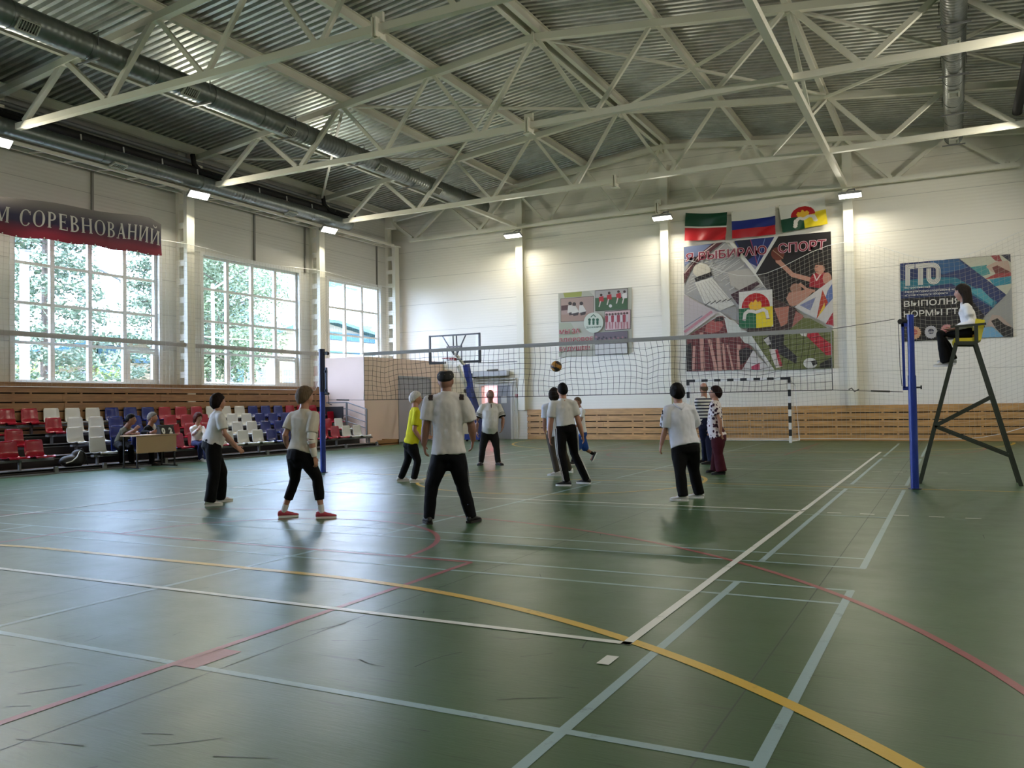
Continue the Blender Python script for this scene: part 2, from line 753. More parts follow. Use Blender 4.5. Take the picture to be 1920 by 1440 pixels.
def glass_mat():
    m = bpy.data.materials.new('window glass')
    m.use_nodes = True
    n = m.node_tree
    n.nodes.clear()
    out = n.nodes.new('ShaderNodeOutputMaterial')
    tr = n.nodes.new('ShaderNodeBsdfTransparent')
    tr.inputs['Color'].default_value = (0.93, 0.95, 0.94, 1)
    gl = n.nodes.new('ShaderNodeBsdfGlossy')
    gl.inputs['Roughness'].default_value = 0.02
    fr = n.nodes.new('ShaderNodeFresnel')
    fr.inputs['IOR'].default_value = 1.25
    mxs = n.nodes.new('ShaderNodeMixShader')
    n.links.new(fr.outputs[0], mxs.inputs[0])
    n.links.new(tr.outputs[0], mxs.inputs[1])
    n.links.new(gl.outputs[0], mxs.inputs[2])
    n.links.new(mxs.outputs[0], out.inputs['Surface'])
    return m


M_glass = glass_mat()
for i, (a, b) in enumerate(WINS):
    w = MB()
    xo, d = XL - .12, .09
    cols = 3 if i == 2 else 4
    ys = [a + (b - a) * k / cols for k in range(cols + 1)]
    zs = [WZ0, 3.0, 3.97, 4.95, WZ1]
    for k, y in enumerate(ys):
        t = .12 if 0 < k < cols else .09
        yc = y + (t / 2 if k == 0 else (-t / 2 if k == cols else 0))
        w.box((xo, yc, (WZ0 + WZ1) / 2), (d, t, WZ1 - WZ0))
    for k, z in enumerate(zs):
        t = .07
        zc = z + (t / 2 if k == 0 else (-t / 2 if k == 4 else 0))
        w.box((xo, (a + b) / 2, zc), (d * .9, b - a, t))
    if i != 2:      # opening sash, bottom corner
        y0, y1 = ys[-2] + .06, ys[-1] - .09
        for q in ((y0, y1, 2.09, 2.16), (y0, y1, 2.88, 2.95), (y0, y0 + .08, 2.16, 2.88), (y1 - .08, y1, 2.16, 2.88)):
            w.box2((xo - .02, q[0], q[2]), (xo + .07, q[1], q[3]))
    w.box2((XL + .001, a - .1, WZ1 + .001), (XL + .03, b + .1, WZ1 + .1))
    w.box2((XL + .001, a - .1, WZ0 - .05), (XL + .06, b + .1, WZ0 - .001))
    for y in (a - .101, b + .001):
        w.box2((XL + .001, y, WZ0), (XL + .03, y + .1, WZ1))
    win = struct('window_%d' % (i + 1), w, M_frame)
    obj('pane', MB().poly3([(xo, a + .02, WZ0 + .02), (xo, b - .02, WZ0 + .02), (xo, b - .02, WZ1 - .02), (xo, a + .02, WZ1 - .02)]), M_glass, win, fixn=False)

# ---- wooden wall cladding
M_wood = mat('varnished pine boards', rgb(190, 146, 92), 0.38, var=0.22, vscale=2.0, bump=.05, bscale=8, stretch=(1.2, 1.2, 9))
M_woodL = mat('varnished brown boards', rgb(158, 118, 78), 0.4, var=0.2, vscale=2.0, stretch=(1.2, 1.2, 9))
M_gap_shade = mat('painted gap shade', rgb(30, 24, 18), 0.9)


def cladding(name, a0, a1, top, nb, axis, face, m):
    """horizontal boards nailed to battens with dark gaps between them"""
    c = MB()

    def bx(u0, u1, z0, z1, d0, d1, mm):
        if axis == 'x':
            c.box2((u0, face + d0, z0), (u1, face + d1, z1), mm)
        else:
            c.box2((face - d1, u0, z0), (face - d0, u1, z1), mm)
    bx(a0, a1, 0, top - .01, .06, .08, M_gap_shade)  # dark backing sheet, its colour stands in for the shade behind the boards
    pit = top / nb
    rnd = random.Random(3)
    for k in range(nb):
        u = a0
        while u < a1 - .01:
            e = min(a1, u + 2.75 + rnd.random() * .3)
            bx(u + .003, e - .003, k * pit + .004, (k + 1) * pit - (.027 if k < nb - 1 else .0), 0, .022, m)
            u = e
    u = a0 + .05
    while u < a1:
        bx(u, u + .06, 0, top - .02, .02, .06, m)
        bx(u + .42, u + .48, 0, top - .02, .02, .06, m)
        u += 1.33
    return struct(name, c)


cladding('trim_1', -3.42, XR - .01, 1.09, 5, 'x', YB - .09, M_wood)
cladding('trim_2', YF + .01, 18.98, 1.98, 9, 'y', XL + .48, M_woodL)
obj('ledge', MB().box2((XL + .01, YF + .01, 1.985), (XL + .49, 18.98, 2.01)), M_woodL, bpy.data.objects['trim_2'])

# ---- corner room
M_room = mat('pinkish plaster', rgb(222, 198, 182), 0.6, var=.03, vscale=1)
RY, RX, RZ = 19.0, -7.1, 3.0
struct('wall_corner_front', MB().box2((XL, RY, 0), (RX, RY + .1, RZ)), M_room)
wc = MB()
wc.box2((RX - .1, RY + .1, 0), (RX, 21.0, RZ))
wc.box2((RX - .1, 23.1, 0), (RX, YB, RZ))
wc.box2((RX - .1, 21.0, 2.36), (RX, 23.1, RZ))
struct('wall_corner_side', wc, M_room)
struct('ceiling_corner', MB().box2((XL, RY + .1, RZ - .06), (RX - .1, YB, RZ)), M_room)
M_door = mat('grey painted door', rgb(152, 154, 160), 0.4)
d1 = MB()
for y0, y1 in ((21.02, 22.04), (22.06, 23.08)):
    d1.box2((RX - .06, y0, .02), (RX - .01, y1, 2.32))
for q in ((20.97, 21.03), (23.07, 23.13)):
    d1.box2((RX - .11, q[0], 0), (RX + .02, q[1], 2.32))
d1.box2((RX - .11, 20.97, 2.32), (RX + .02, 23.13, 2.39))
o = struct('door_1', d1, M_door)
obj('door_handle', MB().box((RX + .03, 21.98, 1.05), (.02, .03, .2)).bar((RX + .05, 21.98, 1.05), (RX + .05, 21.86, 1.05), .02, .02), M_grey, o)
struct('baseboard_corner', MB().box2((RX, RY + .1, 0), (RX + .015, 20.95, .09)), mat('beige skirting', rgb(168, 150, 128), .5))

# ---- doorway with the corridor behind it and a grey leaf
M_pink = mat('pink corridor wall', rgb(236, 190, 196), 0.7)
cr_ = MB()
cr_.box2((DX0 - .5, YB + 2.8, -.05), (DX1 + .5, YB + 2.9, 2.6))
cr_.box2((DX0 - .6, YB + .2, -.05), (DX0 - .5, YB + 2.9, 2.6))
cr_.box2((DX1 + .5, YB + .2, -.05), (DX1 + .6, YB + 2.9, 2.6))
cr_.box2((DX0 - .6, YB + .2, 2.6), (DX1 + .6, YB + 2.9, 2.7))
struct('wall_corridor', cr_, M_pink)
struct('floor_corridor', MB().box2((DX0 - .6, YB + .1, -.1), (DX1 + .6, YB + 2.9, 0)), mat('corridor tiles', rgb(150, 140, 135), .4))
lc = bpy.data.lights.new('corridor_light', 'AREA')
lc.energy = 34
lc.size = .5
lc.color = (1, .86, .86)
lo = bpy.data.objects.new('corridor_light', lc)
COL.objects.link(lo)
lo.location = (-5.0, YB + 1.6, 2.5)
d2 = MB()
for q in ((DX0 - .08, DX0), (-4.12, -4.04)):
    d2.box2((q[0], YB - .05, 0), (q[1], YB - .001, DZ), M_frame)
d2.box2((DX0 - .08, YB - .05, DZ), (-4.04, YB - .001, DZ + .08), M_frame)
d2.box2((DX1, YB - .035, .01), (-4.12, YB - .002, DZ), M_door)
d2.box2((DX1 - .02, YB - .04, .01), (DX1 + .03, YB + .05, DZ), M_door)
o = struct('door_2', d2)
obj('notice', MB().box2((-4.52, YB - .045, 1.35), (-4.28, YB - .037, 1.62)), M_white, o)

# ================================================================== STEELWORK, DUCTS AND LAMPS
TRUSS_Y = [7.75, 13.7, 19.5, 23.62]
TOPX = [-9.25, -6.6, -3.75, -0.9, 2.0, 4.9, 7.75, 10.6, 13.25]
BOTX = [-8.1, -5.2, -2.35, 0.5, 3.45, 6.2, 9.15, 12.1]


def chord(x): return deck(x) - .33


tr_lab = ['white roof truss nearest the camera, crossing the top left of the hall',
          'second white roof truss from the camera, its apex near the top edge of the picture',
          'third white roof truss from the camera, halfway between the middle truss and the end wall',
          'farthest white roof truss, hung right in front of the end wall']
for Y0, lab in zip(TRUSS_Y, tr_lab):
    t = thing('roof_truss', lab, 'truss', (2.0, Y0, 7.85), 'white roof trusses')
    b = MB()
    for i in range(len(TOPX) - 1):
        p, q = TOPX[i], TOPX[i + 1]
        b.bar((p, Y0, chord(p)), (q, Y0, chord(q)), .15, .16)
    obj('top_chord', b, M_white_steel, t)
    obj('bottom_chord', MB().bar((BOTX[0] - .18, Y0, 7.82), (1.85, Y0, 7.86), .14, .14).bar((1.85, Y0, 7.86), (BOTX[-1] + .3, Y0, 7.84), .14, .14), M_white_steel, t)
    obj('splice_plate', MB().box((1.78, Y0, 7.86), (.03, .3, .34)).box((1.85, Y0, 7.86), (.03, .3, .34)).box((1.82, Y0, 8.06), (.22, .06, .18)).box((1.82, Y0, 7.66), (.22, .2, .03)), M_white_steel, t)
    obj('ridge_plate', MB().box((2.0, Y0, chord(2.0)), (.06, .24, .34)), M_white_steel, t)
    for i, bx in enumerate(BOTX):
        for s, tx in ((-1, TOPX[i]), (1, TOPX[i + 1])):
            if i == 0 and s < 0 and Y0 < 23:
                continue
            if i == len(BOTX) - 1 and s > 0 and Y0 < 23:
                continue
            w = .085 if 1 < i < 6 else .11
            obj('diagonal', MB().bar((bx + s * .07, Y0, 7.9), (tx - s * .09, Y0, chord(tx) - .05), w, w, up=(0, 1, 0)), M_white_steel, t)
    for s, x in ((-1, -9.2), (1, 13.2)):
        obj('end_bracket', MB().box((x, Y0, chord(x) - .1), (.3, .34, .46)), M_white_steel, t)

PUR = [(-9.1, 'white roof beam along the top of the window wall'), (-6.55, 'white roof beam beside the big round duct'),
       (-3.7, 'white roof beam right of the big round duct'), (-0.9, 'white roof beam running into the end wall left of the ridge'),
       (1.86, 'left one of the two white beams along the roof ridge'), (2.14, 'right one of the two white beams along the roof ridge'),
       (4.9, 'white roof beam next right of the ridge beams'), (7.7, 'white roof beam above the long strut on the right'),
       (10.6, 'white roof beam above the vertical looking duct at top right'), (13.1, 'white roof beam along the right wall')]
for x, lab in PUR:
    z = deck(x) - .125
    o = obj('roof_beam', MB().ibar((x, -1, z), (x, YB - .02, z), .12, .24, .018), M_white_steel)
    tag(o, lab, 'beam', 'white lengthwise roof beams')
for (xa, xb), side in (((-9.2, -3.75), 'over the seats'), ((-3.75, 2.0), 'left of the ridge'), ((2.0, 7.75), 'right of the ridge'), ((7.75, 13.2), 'at the far right')):
    za, zb = deck(xa) - .3, deck(xb) - .3
    ya, yc = TRUSS_Y[1] + .08, TRUSS_Y[2] - .08
    for p, q, d in (((xa, ya, za), (xb, yc, zb), 'leaning right'), ((xb, ya, zb - .07), (xa, yc, za - .07), 'leaning left')):
        o = obj('roof_brace', MB().bar(p, q, .07, .06), M_white_steel)
        tag(o, 'thin white cross brace between middle and third truss, %s, %s' % (side, d), 'brace', 'roof cross braces')
o = obj('roof_strut', MB().bar((7.75, 1, 7.86), (7.75, 23.55, 7.86), .15, .15), M_white_steel)
tag(o, 'long white strut running lengthwise under the trusses at right, down to the end wall', 'strut')
o = obj('roof_strut', MB().bar((-3.6, 19.55, 7.87), (-3.6, 23.55, 7.87), .12, .12), M_white_steel)
tag(o, 'short white strut between the last two trusses beside the duct end', 'strut')
for yy_, d in ((13.7, 'nearer'), (19.5, 'farther')):
    o = obj('roof_brace', MB().bar((7.75, yy_, chord(7.75) - .08), (7.75, 16.6, 7.93), .07, .07), M_white_steel)
    tag(o, '%s leg of the upright V brace standing on the long strut' % d, 'brace', 'upright V braces')

# ---- battened columns along the window wall
col_lab = {7.4: 'white battened column left of the first window, at the picture edge', 13.3: 'white battened column between the two big windows',
           19.1: 'white battened column between the second and the narrow window', 23.62: 'white battened column in the far left corner'}
for Yc, lab in col_lab.items():
    t = thing('battened_column', lab, 'column', (-9.15, Yc, 0), 'battened columns of the window wall')
    obj('leg', MB().box2((-9.4, Yc - .13, 0), (-9.27, Yc + .13, 8.8)), M_white_steel, t)
    obj('leg', MB().box2((-9.07, Yc - .14, 0), (-8.93, Yc + .14, 7.62)), M_white_steel, t)
    k = 0
    z = 2.3
    while z < 7.6:
        for s in (-1, 1):
            obj('batten', MB().box((-9.17, Yc + s * .135, z), (.2, .012, .18)), M_white_steel, t)
        z += .54
    obj('cap_plate', MB().box((-9.12, Yc, 7.64), (.5, .4, .03)), M_white_steel, t)
for xc, lab in ((-3.55, 'white column on the end wall right of the grey door'), (1.98, 'white column on the end wall left of the big sports poster'), (7.82, 'white column on the end wall right of the big sports poster')):
    o = obj('wall_column', MB().box2((xc - .14, YB - .28, 1.09), (xc + .14, YB - .26, 9.35)).box2((xc - .012, YB - .26, 1.09), (xc + .012, YB - .02, 9.35)).box2((xc - .14, YB - .02, 1.09), (xc + .14, YB, 9.35)), M_white_steel)
    tag(o, lab, 'column', 'columns of the end wall')

# ---- flood lamps
M_lampglow = mat('lit lamp diffuser', (1, 1, 1, 1), .5, emit=(1, .96, .88, 1), estr=9.0)
M_lampbody = mat('lamp housing', rgb(170, 172, 172), .4, .4)


def flood(loc, aim, lab, grp, pw=1.0, mount=(0, 0, .3)):
    """a lamp on a bracket: housing, lit diffuser, bracket and its light"""
    t = thing('flood_lamp', lab, 'lamp', loc, grp)
    L, A = V(loc), V(aim).normalized()
    side = A.cross(V((0, 0, 1))).normalized()
    up = side.cross(A)
    M = Matrix((side, up, -A)).transposed()
    h, g, br = MB(), MB(), MB()
    for mb, c, s in ((h, (0, 0, .045), (.66, .24, .07)), (h, (0, 0, .1), (.5, .16, .05)), (g, (0, 0, .004), (.62, .2, .012))):
        k = len(mb.v)
        mb.box(c, s)
        mb.v[k:] = [tuple(L + M @ V(v)) for v in mb.v[k:]]
    mt_ = L + V(mount)
    br.bar(L + M @ V((-.16, 0, .1)), mt_ - side * .08, .025, .025).bar(L + M @ V((.16, 0, .1)), mt_ + side * .08, .025, .025).bar(mt_ - side * .1, mt_ + side * .1, .04, .04)
    obj('housing', h, M_lampbody, t)
    obj('diffuser', g, M_lampglow, t)
    obj('bracket', br, M_grey, t)
    ld = bpy.data.lights.new('lamp_light', 'AREA')
    ld.shape = 'RECTANGLE'
    ld.size, ld.size_y = .62, .2
    ld.energy = LAMP_POWER * pw
    ld.color = LAMP_COL
    lo = bpy.data.objects.new('lamp_light', ld)
    COL.objects.link(lo)
    lo.parent = t
    lo.matrix_local = WM[t.name].inverted() @ (Matrix.Translation(L + A * .02) @ M.to_4x4())
    return t


for y, lab in ((13.2, 'lit flood lamp at the top of the column between the big windows'), (18.95, 'lit flood lamp at the top of the column before the narrow window')):
    flood((-8.47, y, 7.42), (.75, -.1, -.75), lab, 'lit flood lamps', 1.0, (-.44, .1, .1))
for x, lab in ((-3.5, 'lit flood lamp above the end wall, leftmost of its three'), (2.1, 'lit flood lamp left of the three flags'), (7.95, 'lit flood lamp right of the three flags')):
    flood((x, 23.15, 7.4), (0, -.42, -1), lab, 'lit flood lamps', .6, (0, .44, .30))
for y in (1.6, 7.4):
    flood((-8.47, y, 7.42), (.75, 0, -.75), 'lit flood lamp on the window wall nearer than the first window', 'lit flood lamps out of the frame', 1.0, (-.44, 0, .1))
for y in (-4.5, 1.6, 7.4, 13.3, 19.1):
    flood((12.5, y, 7.42), (-.7, .1, -.75), 'lit flood lamp high on the right hand wall', 'lit flood lamps out of the frame', 1.0, (.88, 0, .1))

# ---- ducts


def spiral_mat(name, col, rough):
    m = mat(name, col, rough, .85)
    n = m.node_tree
    b = n.nodes['Principled BSDF']
    tc = n.nodes.new('ShaderNodeTexCoord')
    w = n.nodes.new('ShaderNodeTexWave')
    w.bands_direction = 'Y'
    w.inputs['Scale'].default_value = 2.4
    w.inputs['Distortion'].default_value = .3
    bp = n.nodes.new('ShaderNodeBump')
    bp.inputs['Strength'].default_value = .3
    bp.inputs['Distance'].default_value = .015
    n.links.new(tc.outputs['Object'], w.inputs['Vector'])
    n.links.new(w.outputs['Fac'], bp.inputs['Height'])
    n.links.new(bp.outputs['Normal'], b.inputs['Normal'])
    return m


M_duct = spiral_mat('spiral duct', rgb(128, 134, 132), .34)
M_grille = mat('pale grille frame', rgb(190, 192, 182), .5)


def duct(x, z, r, y0, y1, lab, grilles, gdir, seg=1.6, hang=True):
    t = thing('ventilation_duct', lab, 'duct', (x, y0, z))
    b = MB()
    y = y0
    while y < y1:
        e = min(y + seg, y1)
        b.tube([(x, y, z), (x, e - .06, z)], r, 24)
        b.tube([(x, e - .09, z), (x, e, z)], r * 1.035, 24)
        y = e
    obj('duct_pipe', b, M_duct, t, 40)
    gd = V(gdir).normalized()
    tan = V((0, 1, 0)).cross(gd)
    for gy in grilles:
        c = V((x, gy, z)) + gd * (r + .01)
        g = MB()
        for s in (-1, 1):
            g.bar(c + tan * (s * .11) + V((0, -.2, 0)), c + tan * (s * .11) + V((0, .2, 0)), .025, .05, up=gd)
            g.bar(c + tan * -.11 + V((0, s * .2, 0)), c + tan * .11 + V((0, s * .2, 0)), .025, .05, up=gd)
        for k in range(7):
            g.bar(c + tan * -.1 + V((0, -.16 + k * .053, 0)), c + tan * .1 + V((0, -.16 + k * .053, 0)), .012, .02, up=gd)
        go = obj('outlet_grille', g, M_grille, t)
        obj('grille_throat', MB().bar(c - gd * .03 + V((0, -.18, 0)), c - gd * .03 + V((0, .18, 0)), .2, .02, up=gd), M_dark, go)
    if hang:
        y = y0 + 2.2
        while y < y1:
            h = MB()
            h.bar((x - r - .02, y, z - .02), (x - r - .02, y, z + r * .9), .015, .015)
            h.bar((x + r + .02, y, z - .02), (x + r + .02, y, z + r * .9), .015, .015)
            h.bar((x - r - .02, y, z + r * .9), (x + r + .02, y, z + r * 1.02), .03, .012)
            h.bar((x - r - .06, y, z - r - .02), (x + r + .06, y, z - r - .02), .04, .03)
            obj('hanger', h, M_grey, t)
            y += 2.9
    return t


GX, GZ = -4.8, 8.66
gy = [float(onX(px, py, GX + .25)[1]) for px, py in ((55, 45), (360, 172), (545, 238), (718, 312), (822, 356), (922, 394))]
duct(GX, GZ, .27, -1.0, 23.3, 'large round steel duct running through the trusses on the left', [g for g in gy if 0 < g < 23.2], (.75, 0, -.66))
duct(-8.6, 7.85, .2, -1, 20.2, 'round steel duct along the top of the window wall', [10.6, 17.1], (.3, 0, -.95), hang=False)
duct(10.75, 8.6, .23, 0, 22.6, 'round steel duct at top right that ends before the end wall', [14.9, 18.1, 22.2], (0, -.25, -.97))
t = thing('black_pipe', 'black insulated pipe above the duct along the window wall', 'pipe', (-9.0, -1, 8.25))
obj('pipe', MB().tube([(-9.0, -1, 8.28), (-9.0, 21, 8.28)], .13, 14), M_dark, t, 40)
obj('upper_pipe', MB().tube([(-9.08, -1, 8.56), (-9.08, 21, 8.56)], .06, 10), M_grey, t, 40)
y = 1.0
while y < 21:
    obj('hook', MB().tube([(-8.86, y, 8.3), (-8.84, y, 8.16), (-8.88, y, 8.08), (-8.98, y, 8.07)], .02, 6), M_white, t)
    y += 1.25
for Y0, d in ((7.75, 'nearest'), (13.7, 'second'), (19.5, 'third')):
    o = obj('flexible_hose', MB().tube([(-9.0, Y0 - .25, 8.75), (-8.98, Y0 - .2, 8.45), (-8.8, Y0 - .05, 8.2), (-8.4, Y0 + .2, 8.05), (-8.25, Y0 + .35, 8.02)], .075, 10), M_dark, t, 50)
o = obj('black_pipe', MB().tube([(12.1, 12.0, 8.15), (12.1, 19.35, 8.15), (12.1, 19.42, 8.1)], .11, 14), M_dark, None, 40)
tag(o, 'black pipe coming in from the right edge near the third truss', 'pipe')

# ---- cable tray under the duct
t = thing('cable_tray', 'pale ladder shaped cable tray along the top of the window wall', 'cable tray', (-8.95, 0, 7.6))
for x, w in ((-9.18, .05), (-8.78, .07)):
    obj('side_rail', MB().bar((x, -1, 7.6), (x, 23.2, 7.6), w, .08), M_white_steel, t)
y = -.6
while y < 23:
    obj('rung', MB().bar((-9.18, y, 7.58), (-8.78, y + .12, 7.58), .06, .03), M_white_steel, t)
    y += .92
# cable drops on the window wall, bay rails
for yd, z0 in ((10.45, 5.95), (16.3, 6.05), (18.72, 6.0), (22.9, 6.0)):
    o = obj('cable_conduit', MB().box2((XL, yd - .03, z0), (XL + .05, yd + .03, 7.58)), mat('dull grey conduit', rgb(130, 128, 122), .5))
    tag(o, 'thin grey upright conduit on the wall %s' % {10.45: 'above the banner', 16.3: 'above the second window', 18.72: 'left of the second column', 22.9: 'beside the far corner column'}[yd], 'conduit', 'upright conduits')
for ya, yb_, lab in ((2.0, 7.25, 'nearer than the first window'), (7.55, 13.13, 'across the first window'), (13.48, 18.93, 'across the second window')):
    o = obj('wall_rail', MB().box2((-9.06, ya, 3.1), (-8.98, yb_, 3.22)), mat('grey rail paint', rgb(168, 164, 158), .5))
    tag(o, 'grey horizontal rail between the columns %s' % lab, 'rail', 'rails across the windows')

# ================================================================== VOLLEYBALL NET, POSTS, CHAIR, GOAL, BASKET
M_bluepaint = mat('blue post paint', rgb(24, 48, 132), .35)
M_navy = mat('dark blue post paint', rgb(20, 30, 66), .35)
M_string = mat('black net string', rgb(20, 20, 22), .8)
M_band = mat('grey white net band', rgb(150, 148, 140), .7)
M_cable = mat('steel cable', rgb(90, 88, 82), .5, .4)
NX0, NX1, NY, NT, NB = .47, 8.98, 9.0, 2.335, 1.42


def net_pt(x, z):
    """the mesh hangs a little slack: gathers near the left end and the middle"""
    k = (NT - z) / (NT - NB)
    dz = 0.0
    for c, w, a in ((.98, .32, .075), (4.55, .25, .06), (6.1, .2, .05), (7.9, .3, .04), (2.9, .3, .025)):
        d = abs(x - c) / w
        if d < 1:
            dz -= a * (1 - d) * math.sin(pi * min(1, k * 1.02)) ** .7
    dx = .03 * math.sin(3.1 * x + 4 * k) * math.sin(pi * k) + (.05 * k * math.sin(1.3 * x))
    dy = .03 * math.sin(2.3 * x + 3 * k) * k
    dz += .012 * math.sin(7 * x) * math.sin(pi * k)
    if x > 8.2:
        dz += .12 * (x - 8.2) * math.sin(pi * k)
    return (x + dx * (1 if NX0 + .1 < x < NX1 - .1 else 0), NY + dy, z + dz)


t = thing('volleyball_net', 'volleyball net with black mesh and pale top band across the court', 'net', (4.7, NY, NB))
mb = MB()
n1 = 86
zs = [NT - .06 - (NT - .06 - NB) * k / 9 for k in range(10)]
xs = [NX0 + (NX1 - NX0) * k / n1 for k in range(n1 + 1)]
for x in xs:
    mb.tube([net_pt(x, z) for z in zs], .0031, 3, caps=False)
for z in zs[1:]:
    mb.tube([net_pt(x, z) for x in xs], .0031, 3, caps=False)
obj('mesh', mb, M_string, t, fixn=False)
obj('top_band', MB().box(((NX0 + NX1) / 2, NY, NT - .03), (NX1 - NX0, .012, .065)), M_band, t)
obj('bottom_cord', MB().tube([net_pt(x, NB) for x in xs], .006, 5), M_string, t)
for x in (NX0, NX1):
    obj('side_cord', MB().tube([(x, NY, NT), (x, NY, (NT + NB) / 2), (x, NY, NB)], .008, 6), M_band, t)
PXL, PXR = -.56, 10.04
for x0, x1, z0, z1 in ((PXL + .1, NX0, 2.37, NT - .02), (PXL + .16, NX0, NB + .02, NB), (NX1, PXR - .2, NT - .02, 2.41), (NX1, PXR - .12, NB, NB - .05)):
    obj('tension_cable', MB().tube([(x0, NY, z0), (x1, NY, z1)], .005, 5), M_cable, t)
obj('turnbuckle', MB().tube([(9.5, NY, NB - .025), (9.75, NY, NB - .04)], .013, 8), M_cable, t)
obj('cable_knot', MB().tube([(9.2, NY, NB), (9.24, NY + .01, NB + .02), (9.28, NY, NB - .03), (9.34, NY, NB)], .01, 6), M_cable, t)
obj('turnbuckle', MB().tube([(-.2, NY, NB + .015), (.1, NY, NB + .005)], .014, 8), M_dark, t)


def net_post(x, s, top, lab):
    t = thing('net_post', lab, 'post', (x, NY, 0), 'volleyball net posts')
    obj('tube', MB().tube([(x, NY, 0), (x, NY, 1.6)], .055, 16), M_bluepaint, t, 40)
    obj('inner_tube', MB().tube([(x, NY, 1.6), (x, NY, top)], .046 if s < 0 else .062, 16), M_bluepaint if s < 0 else M_navy, t, 40)
    obj('floor_plate', MB().tube([(x, NY, 0), (x, NY, .012)], .09, 16), M_navy, t)
    xr = x + s * .1
    r = MB().bar((xr, NY, 1.42 if s < 0 else 1.56), (xr, NY, top - .12 if s < 0 else 2.08), .035, .04)
    for z in (1.42, top - .14) if s < 0 else (1.62, 2.0):
        r.bar((x, NY, z), (xr + s * .02, NY, z), .04, .05)
    rail = obj('tension_rail', r, M_navy if s > 0 else M_bluepaint, t)
    obj('pulley', MB().tube([(x + s * .03, NY, top - .09), (x + s * .12, NY, top - .09)], .03, 10).tube([(x + s * .13, NY - .03, top - .09), (x + s * .13, NY + .03, top - .09)], .035, 14), M_dark, t, 40)
    if s > 0:
        obj('crank', MB().tube([(xr + .02, NY, 1.58), (xr + .06, NY, 1.5), (xr + .06, NY, 1.36), (xr + .13, NY, 1.34)], .008, 6), M_dark, t)
        obj('knob', MB().tube([(xr - .03, NY, 1.56), (xr + .06, NY, 1.56)], .026, 10), M_dark, t, 40)
        obj('spindle', MB().tube([(x + .06, NY, 2.0), (x + .065, NY, 1.62)], .016, 8), M_cable, t)
    else:
        obj('knob', MB().tube([(x + .05, NY, 1.43), (x + .11, NY, 1.43)], .012, 8).tube([(x + .105, NY, 1.43), (x + .125, NY, 1.43)], .028, 10), M_dark, t, 40)
        obj('spindle', MB().tube([(x - .13, NY, 1.45), (x - .15, NY, 1.75), (x - .155, NY, 2.35)], .005, 6), M_cable, t)
    return t


net_post(PXL, 1, 2.45, 'dark blue net post at the left end of the volleyball net')
net_post(PXR, -1, 2.46, 'bright blue net post beside the umpire chair')

# ---- ball in the air
bl = onZ(1043, 687, 0)
d_ = ray(1043, 687)
bp_ = CAM + d_ * 16.4
M_ball = mat('yellow ball leather', rgb(170, 118, 38), .5)
M_ballb = mat('dark blue ball panel', rgb(34, 30, 36), .5)
b = MB()


def ballcell(u, v):
    a = u * 2 * pi
    return M_ballb if (math.sin(2 * a + 3 * math.sin(v * pi * 2)) > .35) else M_ball


b.grid(lambda u, v: (bp_[0] + .106 * math.cos(u * 2 * pi) * math.sin(v * pi), bp_[1] + .106 * math.sin(u * 2 * pi) * math.sin(v * pi), bp_[2] + .106 * math.cos(v * pi)), 32, 18, mf=ballcell)
o = rebase(obj('volleyball', b, None, None, 60), bp_)
tag(o, 'yellow and dark volleyball in mid air over the players', 'ball')

# ---- umpire chair
M_green = mat('dark green steel', rgb(40, 46, 34), .45)
M_yellow = mat('yellow plastic seat', rgb(214, 196, 40), .35)
t = thing('umpire_chair', 'tall dark green umpire chair with yellow seat', 'chair', (10.75, 10.1, 0))
UYN, UYF = 9.85, 10.4


def U(px, py): return onY(px, py, UYN)


fs, bs = U(1793, 643), U(1829, 643)
ff, bf = onZ(1724, 908), onZ(1917, 914)
ff, bf = np.array([ff[0], UYN, 0]), np.array([bf[0], UYN, 0])
for y in (UYN, UYF):
    dy = np.array([0, y - UYN, 0])
    for p, q in ((ff, fs), (bf, bs)):
        l = MB().bar(p + dy, q + dy, .055, .012, up=(0, 1, 0)).bar(p + dy + np.array([.022, .025, 0]), q + dy + np.array([.022, .025, 0]), .012, .05, up=(0, 1, 0))
        obj('leg', l, M_green, t)
    k = fs[2]
    a, b_ = ff + (fs - ff) * .41, bf + (bs - bf) * .62
    c = bf + (bs - bf) * .2
    obj('side_brace', MB().bar(a + dy, b_ + dy, .05, .02, up=(0, 1, 0)), M_green, t)
    obj('side_brace', MB().bar(a + dy, c + dy, .045, .02, up=(0, 1, 0)), M_green, t)
    obj('armrest', MB().bar(U(1782, 613) + dy, U(1849, 607) + dy, .05, .03), M_green, t)
    obj('arm_post', MB().bar(U(1795, 643) + dy, U(1794.5, 612) + dy, .05, .03), M_green, t)
    obj('arm_post', MB().bar(U(1831, 643) + dy, U(1830, 609) + dy, .05, .03), M_green, t)
    obj('seat_rail', MB().bar(fs + dy, bs + dy, .04, .05), M_green, t)
for f in (.2, .41, .62, .8):
    p = ff + (fs - ff) * f
    obj('rung', MB().bar(p, p + np.array([0, UYF - UYN, 0]), .04, .03), M_green, t)
for f in (.2, .62):
    p = bf + (bs - bf) * f
    obj('rear_bar', MB().bar(p, p + np.array([0, UYF - UYN, 0]), .04, .03), M_green, t)
sz = fs[2]
sx0, sx1 = U(1785, 640)[0], U(1838, 640)[0] + .0
st = MB()
prof = [(sx0, sz + .0), (sx0 + .03, sz + .055), (sx0 + .2, sz + .05), (sx1 - .1, sz + .05), (sx1 - .01, sz + .08), (sx1 + .03, sz + .2), (sx1 + .05, sz + .33)]
rings = []
